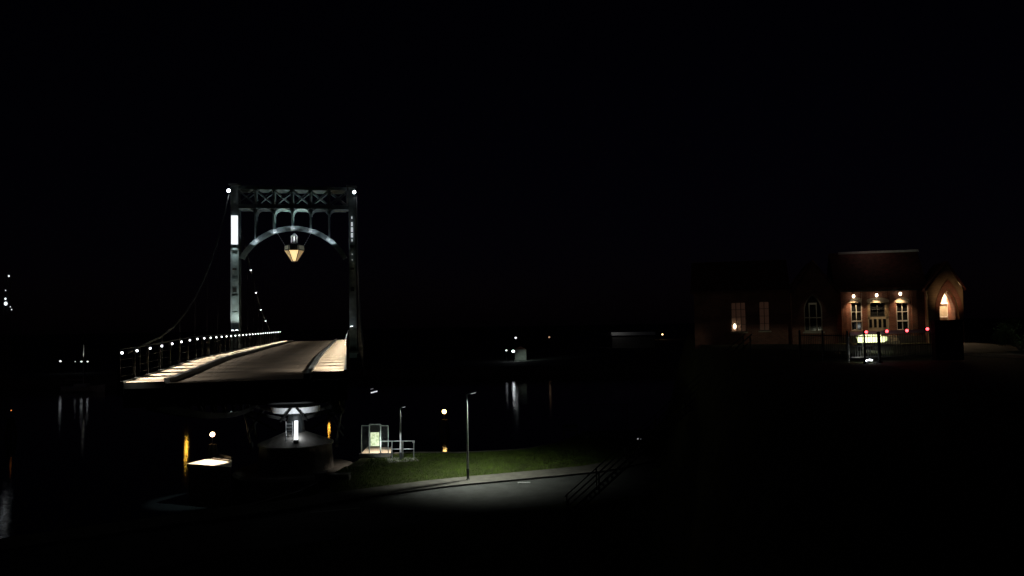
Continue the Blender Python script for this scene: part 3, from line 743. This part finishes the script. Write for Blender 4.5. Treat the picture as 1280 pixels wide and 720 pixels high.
# lintels, pilasters, plinth, lamp
for rr in main:
    q = MB(); tc = (rr[0]+rr[1])/2; hw_ = (rr[1]-rr[0])/2+.08
    outer = [Bp(tc+hw_*math.cos(a), .03, rr[3]+.05+.28*math.sin(a)) for a in [math.pi*k/10 for k in range(11)]]
    q.prism([outer+[Bp(tc-hw_, .03, rr[3]), Bp(tc+hw_, .03, rr[3])]], BN*.1*-1+BN*.0)
    q.build('lintel', 'stonew', bld)
q = MB()
for px in (1055, 1081, 1115.5, 1143):
    t = bt(px, 400)[0]; rect(q, t-.16, t+.16, .002, .14, -.2, eave)
q.build('pilasters', 'brick', bld)
q = MB(); rect(q, T0, T1, .002, .2, -.2, .45); q.build('plinth', 'stone', bld)
q = MB(); rect(q, T0, T1, .15, .24, eave-.12, eave); q.build('gutter', 'dark', bld)
for px, py in ((1067, 370.3), (1095.8, 369), (1125.3, 367.3)):
    t, z = bt(px, py, .32); q = MB(); c = Bp(t, .32, z); q.ball(c, .085, 12, 8, (1, 1, 1.35)); 
    arm = MB(); arm.bar(Bp(t, .0, z+.16), Bp(t, .34, z+.16), .03); arm.lathe(Bp(t, .32, z+.1), [(.07, 0), (.05, .06)], 10); ao = arm.build('wall_lamp', 'dark', bld)
    q.build('globe', 'e_wall', ao, smooth=True)
    light('wall_lamp_light', 'SPOT', c-Z*.14, 90, (1, .66, .36), bld, Bp(t, .1, z-1.5), 106, .8, .06)
# windows catch light: small lamp glow inside reveals comes from the same lamps
# main roof
def gable_roof(t0, t1, w0, w1, ze, zr_, over, name='roof', m='roof', th=.14):
    q = MB(); wm_ = (w0+w1)/2
    for wa in (w0+over, w1-over):
        q.prism([[Bp(t0, wa, ze-.0), Bp(t1, wa, ze), Bp(t1, wm_, zr_), Bp(t0, wm_, zr_)]], Z*th)
    return q.build(name, m, bld)
zr1 = bt(1098, 317.2, -2.2)[1]
gable_roof(T0+.003, T1-.003, 0, -4.6, eave, zr1, .3)
q = MB(); rect(q, bt(1048, 320, -2.2)[0], bt(1148, 313, -2.2)[0], -2.42, -2.18, zr1+.05, zr1+.2)
q.build('ridge_capping', 'white', bld)
light('ridge_fill', 'SPOT', Bp(0, -1.6, zr1+1.6), 9, (1, .72, .6), bld, Bp(0, -2.2, zr1), 130, .9, .1)  # added glow above the roof to pick out the ridge
# gables either side
def gothic(tc, hw_, zs, za, w_, n_=10):
    pts = [Bp(tc-hw_, w_, 0.0)]; R_ = (hw_**2+(za-zs)**2)/(2*hw_)
    for k in range(n_+1):
        z = zs+(za-zs)*k/n_; pts.append(Bp(tc-hw_+R_-math.sqrt(max(0, R_**2-(z-zs)**2)), w_, z))
    for k in range(n_, -1, -1):
        z = zs+(za-zs)*k/n_
        if k == n_: continue
        pts.append(Bp(tc+hw_-R_+math.sqrt(max(0, R_**2-(z-zs)**2)), w_, z))
    pts.append(Bp(tc+hw_, w_, 0.0)); return pts
def shift_base(pts, z):
    pts[0] = pts[0]+Z*z; pts[-1] = pts[-1]+Z*z; return pts
# right porch gable
WP = .9
tc, za = bt(1184.8, 360, WP); hwo = abs(bt(1197, 400, WP)[0]-bt(1172.5, 400, WP)[0])/2
tl_, tr_ = bt(1160.5, 400, WP)[0], bt(1205, 400, WP)[0]
zap = bt(1182, 330, WP)[1]; zev = bt(1160, 362, WP)[1]; zsp = bt(1185, 392, WP)[1]
outer = [Bp(tl_, WP, -.3), Bp(tr_, WP, -.3), Bp(tr_, WP, zev), Bp(tc, WP, zap), Bp(tl_, WP, zev)]
hole = gothic(tc, hwo, zsp, za, WP); hole = shift_base(hole, .12)
q = MB(); q.prism([outer, hole], BN*-.35); pg = q.build('porch_gable', 'bricks2', bld)
q = MB(); q.prism([gothic(tc, hwo+.02, zsp, za+.02, WP-.352), shift_base(gothic(tc, hwo-.12, zsp, za-.16, WP-.352), .02)], BN*-.9); q.build('arch_reveal', 'brick', bld)
q = MB(); zo = bt(1184, 349, WP)[1]; q.prism([gothic(tc, hwo+.24, zsp, zo, WP+.05), shift_base(gothic(tc, hwo+.001, zsp, za+.001, WP+.05), .02)], BN*-.048); q.build('arch_moulding', 'brick', bld)
q = MB(); rect(q, tl_, tl_+.35, WP-3.4, WP-.352, -.3, zev); rect(q, tr_-.35, tr_, WP-3.4, WP-.352, -.3, zev); q.build('porch_walls', 'brick', bld)
q = MB(); rect(q, tl_+.352, tr_-.352, WP-2.6, WP-2.4, -.3, zev+.6); q.build('porch_back_wall', 'stonew', bld)
q = MB(); dz0 = .15
td, zd = bt(1178, 380, WP-2.3)
for a in (td-.38, td+.28): rect(q, a, a+.1, WP-2.39, WP-2.25, 0, zd)
rect(q, td-.38, td+.38, WP-2.39, WP-2.25, zd, zd+.1); rect(q, td-.38, td+.75, WP-2.39, WP-2.26, bt(1178, 396, WP-2.3)[1]-.04, bt(1178, 396, WP-2.3)[1]+.04)
dr = q.build('porch_door', 'white', bld)
q = MB(); rect(q, td-.28, td+.28, WP-2.37, WP-2.34, 0, zd); q.build('door_leaf', 'stonew', dr)
q = MB()
for s, tt in ((-1, tl_-.15), (1, tr_+.15)):
    q.prism([[Bp(tt, WP+.15, zev-.1), Bp(tt, WP-3.4, zev-.1), Bp(tc, WP-3.4, zap+.02), Bp(tc, WP+.15, zap+.02)]], Z*.15)
q.build('porch_roof', 'roof', bld)
light('porch_light', 'POINT', Bp(tc+.1, WP-1.85, za-.3), 230, (1, .70, .40), bld, r=.08)
light('porch_front_fill', 'SPOT', Bp(tc-.1, WP+1.5, za-.9), 44, (1, .55, .28), bld, Bp(tc+.05, WP, za-.6), 88, 1, .1)  # fill added before the porch for the orange arch surround
# left gable with tall gothic window
WL = .9
tgl, tgr = bt(990, 400, WL)[0], bt(1047, 400, WL)[0]; tg = bt(1016, 380, WL)[0]
zae = bt(1018, 328, WL)[1]; zle = bt(990, 366, WL)[1]; zwa = bt(1016, 367, WL)[1]; zws = bt(1016, 388, WL)[1]; zwb = bt(1016, 414.5, WL)[1]
hwg = abs(bt(1027.5, 400, WL)[0]-bt(1004.5, 400, WL)[0])/2
q = MB(); q.prism([[Bp(tgl, WL, -.3), Bp(tgr, WL, -.3), Bp(tgr, WL, zle), Bp((tgl+tgr)/2, WL, zae), Bp(tgl, WL, zle)], shift_base(gothic(tg, hwg, zws, zwa, WL), zwb)], BN*-.4)
q.build('side_gable', 'brick', bld)
q = MB(); rect(q, tgl, tgl+.35, WL-6, WL-.402, -.3, zle); rect(q, tgr-.35, tgr, WL-6, WL-.402, -.3, zle); q.build('gable_side_walls', 'brick', bld)
q = MB()
for tt in (tgl-.15, tgr+.15): q.prism([[Bp(tt, WL+.15, zle-.1), Bp(tt, WL-6, zle-.1), Bp((tgl+tgr)/2, WL-6, zae+.02), Bp((tgl+tgr)/2, WL+.15, zae+.02)]], Z*.15)
q.build('gable_roof', 'roof', bld)
q = MB(); g0 = shift_base(gothic(tg, hwg+.001, zws, zwa, WL-.1), zwb); g1 = shift_base(gothic(tg, hwg-.07, zws, zwa-.12, WL-.1), zwb+.07)
q.prism([g0, g1], BN*-.08)
for s in (-.22, .22): rect(q, tg+s-.03, tg+s+.03, WL-.17, WL-.11, zwb+.07, zws+.5)
zz = bt(1016, 380, WL)[1]; rect(q, tg-.22, tg+.22, WL-.17, WL-.1, zz-.04, zz+.08)
zz = bt(1016, 397, WL)[1]; rect(q, tg-hwg+.07, tg+hwg-.07, WL-.168, WL-.105, zz-.04, zz+.03)
gw = q.build('gothic_window', 'stonew', bld)
q = MB(); q.prism([shift_base(gothic(tg, hwg-.02, zws, zwa-.02, WL-.2), zwb)], BN*-.03); q.build('pane', 'glass', gw)
q = MB(); rect(q, tg-hwg-.1, tg+hwg+.1, WL-.1, WL+.1, zwb-.1, zwb-.002); q.build('sill', 'stonew', gw)
light('gable_window_fill', 'SPOT', Bp(tg, WL+.7, zwa+.3), 5, (.95, .9, .7), bld, Bp(tg, WL-.1, zws-.8), 70, .9, .1)  # no fitting here, fill put in to bring out the tall window
# left wing
tw0, tw1 = bt(868, 400)[0], bt(990, 400, WL)[0]
wl = [wr(914.5, 377.5, 932, 415), wr(949.5, 376.5, 961.5, 413.5)]
ze2 = bt(930, 366)[1]
q = MB(); q.prism([[Bp(tw0, 0, -.3), Bp(tw1, 0, -.3), Bp(tw1, 0, ze2), Bp(tw0, 0, ze2)]]+[ringrect(r, 0) for r in wl], BN*-.4)
rect(q, tw0, tw0+.4, -5, -.402, -.3, ze2); q.build('wing_wall', 'brick', bld)
gable_roof(tw0-.2, tw1, 0, -5.4, ze2, ze2+2.2, .3, 'wing_roof')
window(wl[0], 0, 'e_int', (2, 3), frame='dark', fr=.04); window(wl[1], 0, 'e_int', (1, 3), frame='dark', fr=.04)
t, z = bt(918.5, 408, -.05); q = MB(); q.ball(Bp(t, -.05, z), .09, 10, 6, (1, 1, 2)); q.build('window_lamp', 'e_wall', bld)

# ------------------------------------------------------------------ terrace: barrier, fence, pillar, trough, kerb, bush
DB = 30.0
ba = thing('barrier', P(1114, 453, DB), 'closed road barrier with pale beam, hanging bars and four red lamps', 'barrier')
ba0, ba1 = P(1062, 417.3, DB), P(1168, 412.8, DB+.6)
q = MB(); q.bar(ba0, ba1, .07, .12); q.build('beam', 'pale', ba, .01)
q = MB(); N = 34
for k in range(N+1):
    p = ba0.lerp(ba1, k/N); q.tube(p, Vector((p.x, p.y, TR+.22)), .012, n=6)
q.bar(Vector((ba0.x, ba0.y, TR+.2)), Vector((ba1.x, ba1.y, TR+.2)), .04); mz = TR+.62
q.bar(Vector((ba0.x, ba0.y, mz)), Vector((ba1.x, ba1.y, mz)), .03); q.build('hanging_bars', 'dark', ba)
for px, py in ((1081.8, 415), (1107.5, 414), (1132.5, 413.2), (1158, 411.2)):
    p = P(px, py, DB-.05); q = MB(); q.tube(p-Vector((0, .06, 0)), p+Vector((0, .06, 0)), .07, n=12); lm = q.build('lamp_housing', 'black', ba)
    q = MB(); q.ball(p-Vector((0, .07, 0)), .055, 10, 6); q.build('red_lens', 'e_red', lm)
    light('red_lamp_light', 'POINT', p-Vector((0, .2, 0)), .15, (1, .08, .08), ba, r=.05)
for px, d in ((1081.5, .3), (1099.5, .1)):
    pt = thing('barrier_post', P(px, 455, DB-d-.3), ('thinner' if px < 1090 else 'thicker')+' dark post in front of the barrier bars', 'post', 'posts before the barrier')
    pb = ORG[pt.name]; pb.z = TR; pt.location = pb; hh = P(px, 417, pb.y).z-TR; r_ = .035 if px < 1090 else .055
    q = MB(); q.tube(pb, pb+Z*hh, r_, n=12); q.build('shaft', 'black', pt)
    q = MB(); q.ball(pb+Z*hh, r_*1.4, 10, 6); q.build('knob', 'black', pt)
    q = MB(); q.lathe(pb, [(r_*2.2, 0), (r_*2.2, .04), (r_, .08)], 12); q.build('foot', 'black', pt)
# black cabinet pillar
pa = P(1185.5, 457, 29); pa.z = TR
cb = thing('barrier_cabinet', pa, 'black square barrier cabinet standing in front of the lit arch', 'cabinet')
hh = P(1185, 401, 29).z-TR; wd_ = (P(1203, 430, 29)-P(1168, 430, 29)).length
q = MB(); q.box(pa+Z*(hh/2+.05), (wd_, .3, hh-.1)); q.build('body', 'black', cb, .02)
q = MB(); q.box(pa+Z*(hh-.0), (wd_+.04, .34, .06)); q.build('lid', 'black', cb, .01)
q = MB(); q.box(pa+Vector((0, -.16, hh/2)), (wd_-.2, .02, hh-.35)); dd = q.build('door', 'dark', cb)
q = MB(); q.box(pa+Vector((wd_/2-.18, -.18, hh/2)), (.03, .03, .14)); q.build('handle', 'galv', dd)
# iron fence left of barrier
f0, f1 = Vector((P(1000, 440, 33).x, 33, TR)), Vector((P(1060, 440, 30.5).x, 30.5, TR))
fe = thing('iron_fence', f0.lerp(f1, .5), 'dark iron railings left of the barrier in front of the tall arched window', 'fence')
q = MB()
for h in (.15, 1.0): q.bar(f0+Z*h, f1+Z*h, .035)
N = 26
for k in range(N+1): p = f0.lerp(f1, k/N); q.tube(p+Z*.1, p+Z*1.08, .01, n=5)
q.build('bars', 'black', fe)
for k in (0, .5, 1):
    p = f0.lerp(f1, k); q = MB(); q.tube(p, p+Z*1.2, .045, n=8); q.build('post', 'dark', fe)
# gate post, pale
gp_ = P(1060.5, 455, 30.6); gp_.z = TR
go = thing('gate_post', gp_, 'slim grey gate post at the left end of the barrier', 'post'); hh = P(1060, 422, 30.6).z-TR
q = MB(); q.box(gp_+Z*hh/2, (.07, .07, hh)); q.build('shaft', 'galv', go); q = MB(); q.box(gp_+Z*(hh+.02), (.1, .1, .04)); q.build('cap', 'galv', go)
# planter trough, lit by an added spot close in front of it
DT = 40
tt0, tt1 = P(1064, 423, DT), P(1108, 423, DT)
tw = tt1.x-tt0.x; tcx = (tt0.x+tt1.x)/2
tg_ = thing('planter_trough', (tcx, DT, TR), 'long pale green trough brightly lit behind the barrier', 'planter')
zt_, zb_ = P(1086, 420.8, DT).z, P(1086, 427.8, DT).z
q = MB(); q.prism([[Vector((tcx-tw/2+.12, DT-.3, zt_)), Vector((tcx+tw/2-.05, DT-.3, zt_)), Vector((tcx+tw/2, DT-.3, zb_+.1)), Vector((tcx+tw/2-.3, DT-.3, zb_)), Vector((tcx-tw/2+.2, DT-.3, zb_))]], Vector((0, .6, 0))); 
tm = mat('pale_green_paint', (.6, .66, .42), .5, var=.12, scale=6); q.build('body', tm, tg_)
q = MB(); q.box((tcx-.25, DT, P(1086, 418.8, DT).z), (tw-.35, .75, .045)); q.build('rim', tm, tg_)
for s in (-.4, .4):
    q = MB(); q.box((tcx+s, DT, (zb_+TR)/2), (.12, .5, zb_-TR)); q.build('leg', 'black', tg_)
light('trough_fill', 'SPOT', Vector((tcx-.1, DT-1.6, TR+.35)), 280, (1, 1, .72), tg_, Vector((tcx, DT-.3, (zt_+zb_)/2)), 62, .3, .05)
# steps before the door
se = thing('entrance_steps', Bp(.2, 1.2, 0), 'low pale steps before the middle door of the brick building', 'steps')
q = MB()
for k in range(3): rect(q, -.9, 1.1, .25+.4*k, .65+.4*k-.002, -.02, .5-.16*k)
q.build('treads', 'stonew', se)
# ground floodlight
gl = P(1086.5, 452, DB-.4); gl.z = TR+.02
gf = thing('ground_floodlight', gl, 'bright white floodlight on the ground before the barrier', 'floodlight')
q = MB(); q.lathe(gl, [(.11, 0), (.11, .06), (.08, .08)], 16); q.build('housing', 'dark', gf)
q = MB(); q.ball(gl+Vector((.02, -.02, .09)), .075, 12, 6, (1.25, 1, .45)); q.ball(gl+Vector((-.13, -.02, .07)), .035, 8, 5); q.build('lens', 'e_white', gf)
light('ground_light', 'SPOT', gl+Z*.2, 9, (1, .98, .85), gf, gl+Vector((.5, 1.5, .1)), 150, .8, .04)
# terrace road kerb on the right
tk = MB(); k0, k1 = G(1204, 440.5, TR+.12), G(1300, 445.5, TR+.12)
tk.bar(Vector((k0.x, k0.y, TR+.06)), Vector((k1.x, k1.y, TR+.06)), .18, .13); o = tk.build('terrace_kerb', 'stonew'); struct(o)
tr2 = MB(); tr2.add([Vector((9, 8, TR+.012)), Vector((40, 8, TR+.012)), Vector((40, 33.5, TR+.012)), Vector((14.5, 36, TR+.012))], [(0, 1, 2, 3)]); struct(tr2.build('terrace_road', 'asphalt'))
tf = MB(); tf.add([Vector((14.5, 36.3, TR+.02)), Vector((40, 36.3, TR+.02)), Vector((46, 47, TR+.02)), Vector((15.5, 50, TR+.02))], [(0, 1, 2, 3)]); struct(tf.build('terrace_paving', 'asphalt'))
light('kerb_fill', 'SPOT', Vector((k0.x+1.2, k0.y-1.3, TR+.9)), 7, (.95, 1, .95), bld, Vector((k0.x+1.4, k0.y+.05, TR-.15)), 120, .9, .1)  # added spot with no lamp of its own, picks out the kerb
# bush
bc = P(1275, 430, 38); bc.z = TR; rnd = random.Random(5)
bu = thing('bush', bc, 'loose green leafy bush at the right edge beyond the kerb', 'bush')
q = MB()
for k in range(14):
    a = rnd.uniform(0, 6.28); e_ = bc+Vector((math.cos(a)*.7, math.sin(a)*.6, rnd.uniform(.7, 1.3))); q.tube(bc+Z*-.05, e_, .02, .006, 5)
q.build('stems', 'wood', bu)
q = MB(); cl = [(bc+Vector((rnd.uniform(-.9, 1.1), rnd.uniform(-.6, .6), rnd.uniform(.35, 1.25))), rnd.uniform(.2, .42)) for _ in range(16)]
for _ in range(4200):
    c0, r0 = rnd.choice(cl); d_ = Vector((rnd.gauss(0, 1), rnd.gauss(0, 1), rnd.gauss(0, 1))).normalized()*r0*rnd.random()**.4
    p = c0+d_; a = Vector((rnd.gauss(0, 1), rnd.gauss(0, 1), rnd.gauss(0, .6))).normalized(); b_ = a.cross(Vector((rnd.gauss(0, 1), rnd.gauss(0, 1), rnd.gauss(0, 1)))).normalized()
    q.add([p-a*.045, p+b_*.02, p+a*.045, p-b_*.02], [(0, 1, 2, 3)])
q.build('foliage', 'foliage', bu)
light('bush_fill', 'SPOT', bc+Vector((1.6, -1.5, 2.0)), 45, (.8, 1, .7), bu, bc+Vector((.3, 0, .9)), 45, .9, .1)  # extra fill so the leaves show, no lamp stands here
# reflector posts on the bank, their glint put in as emission
for px, py, lb in ((797.3, 548.5, 'brighter left reflector post with a glowing cap low on the dark bank'), (801, 549, 'fainter right reflector post with a glowing cap low on the dark bank')):
    p = P(px, py, 60); mkr = thing('reflector_post', p-Z*.5, lb, 'reflector post', 'glowing reflector posts on the bank')
    p0 = ORG[mkr.name]; gzv = ground_z(p.x, p.y)
    q = MB(); q.tube(Vector((p.x, p.y, min(gzv, p.z-.4)-.1)), p-Z*.06, .03, n=8); q.build('stake', 'dark', mkr)
    q = MB(); q.ball(p, .06 if px < 800 else .04, 8, 5); q.build('lens', mat('glowing_reflector', (.6, .6, .6), emit=(.8, .8, .8), es=.35 if px < 800 else .15), mkr)

# small lit fixture on an arm at the right end of the deck
q = MB(); zf = P(470, 484, 34); q.bar(B(34.5, -.15, 9.8), Vector((zf.x, zf.y, 9.8)), .07, .07); q.bar(Vector((zf.x, zf.y, 9.8)), P(470, 489, 34), .05, .05); bk = q.build('light_bracket', 'black', br)
q = MB(); q.bar(P(463.8, 491, 34), P(471.5, 489, 34), .10, .05); q.build('luminaire', mat('luminaire_lit', (.7, .7, .7), emit=(.9, .93, 1), es=.75), bk)
q = MB(); q.bar(P(463.2, 486.6, 34), P(466.5, 485.8, 34), .05, .03); q.build('upper_fitting', mat('fitting_dim', (.5, .5, .5), emit=(.9, .93, 1), es=.12), bk)

# ================================================================== HARBOUR LIGHTS
def dolphin(px, py, D, label, r, m='e_amber', pw=0):
    p = P(px, py, D); t = thing('mooring_dolphin', (p.x, p.y, 0), label, 'mooring dolphin', 'lit mooring dolphins in the harbour')
    zt = p.z
    q = MB(); hh = max(.8, zt-.9)
    for k in range(6):
        a = k*math.pi/3; q.tube(Vector((p.x+.9*math.cos(a), p.y+.9*math.sin(a), -2)), Vector((p.x+.25*math.cos(a), p.y+.25*math.sin(a), hh)), .14)
    q.build('piles', 'wood', t)
    q = MB(); q.tube((p.x, p.y, hh-.3), (p.x, p.y, zt-r), .04); q.build('mast', 'dark', t)
    q = MB(); q.ball(p, r, 14, 8); q.build('globe', m, t, smooth=True)
dolphin(265.5, 543, 73, 'piled mooring dolphin with a warm white globe left of the pier', .22, 'e_warm')
dolphin(555.3, 514.5, 89.5, 'piled mooring dolphin with a yellow globe between the two street lamps', .23, mat('lamp_yellow', (.8, .6, .3), emit=(1, .6, .18), es=16))
dolphin(14, 513, 92, 'piled mooring dolphin with a faint orange lamp at the left edge', .06, mat('faint_orange', (.5, .3, .1), emit=(1, .3, .06), es=1.2))
def pole_lamp(px, py, D, label, r, m, base=2.2, name='quay_lamp', grp='lamps on the far shore', light_w=0, tgt=None):
    p = P(px, py, D); t = thing(name, (p.x, p.y, base), label, 'quay lamp', grp)
    q = MB(); q.tube((p.x, p.y, base), (p.x, p.y, p.z), .09, .06); q.build('pole', 'dark', t)
    q = MB(); q.ball(p, r, 12, 7, (1, 1, .8)); q.build('lens', m, t)
    return t
pole_lamp(233, 460, 122, 'amber quay lamp hidden behind the deck with a long yellow reflection', .24, mat('amber_strong', (.8, .5, .1), emit=(1, .50, .05), es=34), -1, 'pier_lamp', 'amber lamps on posts in the water')
pole_lamp(411, 489, 116, 'amber quay lamp hidden behind the deck with a broken reflection', .17, mat('amber_strong_two', (.8, .5, .1), emit=(1, .45, .05), es=24), -1, 'pier_lamp', 'amber lamps on posts in the water')
pole_lamp(75.5, 451.5, 185, 'white far lamp standing alone left of the moored boat', .25, 'e_far')
pole_lamp(101.8, 452, 186, 'brighter white far lamp just left of the pale mast', .22, 'e_far')
pole_lamp(109.5, 452, 187, 'small white far lamp right of the pale mast', .2, 'e_far')
pole_lamp(94, 452, 188, 'very faint far lamp left of the pale mast', .12, 'e_fardim')
pole_lamp(644.6, 422.3, 215, 'high white far lamp above the lit wall', .32, 'e_far')
pole_lamp(633, 438, 210, 'small white far lamp left of the lit wall', .26, 'e_far')
pole_lamp(686.5, 421.5, 230, 'warm far lamp right of the lit wall', .27, 'e_warmfar')
pole_lamp(828, 418, 420, 'yellow far lamp right of the long pale roof', .45, mat('far_yellow', (.8, .6, .3), emit=(1, .62, .3), es=5))
fl = pole_lamp(641.5, 439, 205, 'brightest white far floodlight in front of the lit wall', .34, mat('far_floodlight', (.8, .8, .8), emit=(.88, .97, 1), es=9))
pf = P(643.2, 441, 205); light('far_beam', 'SPOT', pf-Vector((0, .8, 0)), 600, (.75, 1, .85), fl, pf+Vector((3.2, 5.5, -3.2)), 70, .8, .2)
# far hut wall lit by the floodlight
hb = P(648, 450, 212); hb.z = 2.2
hu = thing('quay_hut', hb, 'pale hut wall lit by a floodlight on the far quay', 'hut')
q = MB(); q.box(hb+Vector((.6, 1.5, 1.4)), (3.0, 3, 2.8)); q.build('wall', 'concrete', hu)
q = MB(); q.prism([[hb+Vector((-1.1, -.2, 2.81)), hb+Vector((2.3, -.2, 2.81)), hb+Vector((.6, -.2, 3.7))]], Vector((0, 3.4, 0))); q.build('roof', 'roof', hu)
# long warehouse with pale roof edge
D = 300
wb0, wb1 = P(765, 417.5, D), P(818, 417.5, D)
wh = thing('warehouse', ((wb0.x+wb1.x)/2, D, 2.2), 'long low warehouse with a faint pale roof edge on the far shore', 'warehouse')
q = MB(); q.box(((wb0.x+wb1.x)/2, D+6, (2.2+wb0.z)/2-.6), (wb1.x-wb0.x, 12, wb0.z-2.2-1.2)); q.build('wall', 'stone', wh)
q = MB(); q.box(((wb0.x+wb1.x)/2, D+6, wb0.z), (wb1.x-wb0.x+.6, 12.6, 1.15)); q.build('roof', 'white', wh)
light('warehouse_light', 'SPOT', Vector((wb0.x+.8, D-4.5, wb0.z+2.5)), 60, (.95, .93, .9), wh, Vector((wb0.x+3, D, wb0.z)), 140, .9, .2)
# radio mast at the left edge
D = 128; mb0 = P(9, 372, D)
rm = thing('lattice_mast', (mb0.x, mb0.y, 0), 'tall lattice mast with several white lamps at the left edge', 'mast')
q = MB(); top = P(10, 340, D).z
for s in ((-.5, -.5), (.5, -.5), (.5, .5), (-.5, .5)): q.bar(Vector((mb0.x+s[0], mb0.y+s[1], -1)), Vector((mb0.x+s[0]*.5, mb0.y+s[1]*.5, top)), .08)
zz = 0; k = 1
while zz < top-1.5:
    q.bar(Vector((mb0.x-.5*k, mb0.y-.5, zz)), Vector((mb0.x+.5*k, mb0.y-.5, zz+1.5)), .05); k = -k; zz += 1.5
q.build('lattice', 'dark', rm)
for px, py, r, m in ((11, 345, .12, 'e_far'), (6.8, 373.5, .14, 'e_far'), (7.2, 379.5, .24, 'e_far'), (13, 383.5, .08, 'e_fardim'), (14.5, 387, .09, 'e_fardim'), (7, 363, .08, 'e_fardim')):
    q = MB(); p = P(px, py, D-1); q.ball(p, r, 10, 6, (1, 1, 1.3)); lo = q.build('lamp', m, rm)
    q = MB(); q.bar(p, Vector((mb0.x, mb0.y, p.z)), .05); q.build('arm', 'dark', lo)
# moored boat with a pale mast
D = 158; pb = P(104.5, 452, D); pb.z = 0
bo = thing('sailing_boat', pb, 'moored sailing boat with a pale mast near the far lamps on the left', 'boat')
hull = MB(); ringf = []
for k, (x, hw_, zt) in enumerate(((-4, .9, 1.1), (-2, 1.3, 1.0), (0, 1.4, 1.0), (2, 1.1, 1.1), (4.2, .05, 1.4))):
    ringf.append([Vector((pb.x+x, pb.y+s*hw_*f, z)) for s, f, z in ((-1, 1, zt), (-1, .8, .3), (-1, .1, -.4), (1, .1, -.4), (1, .8, .3), (1, 1, zt))])
vs = [v for r in ringf for v in r]; fcs = []
for k in range(4):
    for i in range(6): j = (i+1) % 6; fcs.append((k*6+i, k*6+j, (k+1)*6+j, (k+1)*6+i))
fcs += [tuple(range(6)), tuple(range(24, 30))]; hull.add(vs, fcs); hull.build('hull', 'white', bo)
q = MB(); q.box(pb+Vector((-.3, 0, 1.3)), (2.6, 1.5, .6)); q.build('cabin', 'white', bo, .1)
q = MB(); q.tube(pb+Z*1, Vector((pb.x, pb.y, P(104.5, 431, D).z)), .09, .06); mo = q.build('mast', 'white', bo)
q = MB(); q.tube(pb+Z*2.3, pb+Vector((-3.6, 0, 2.4)), .06); q.build('boom', 'white', mo)
light('mast_floodlight', 'SPOT', Vector((pb.x+.3, pb.y-.8, P(104.5, 436, D).z-2)), 55, (.95, .95, .9), bo, Vector((pb.x, pb.y, P(104.5, 434, D).z)), 80, .8, .1)
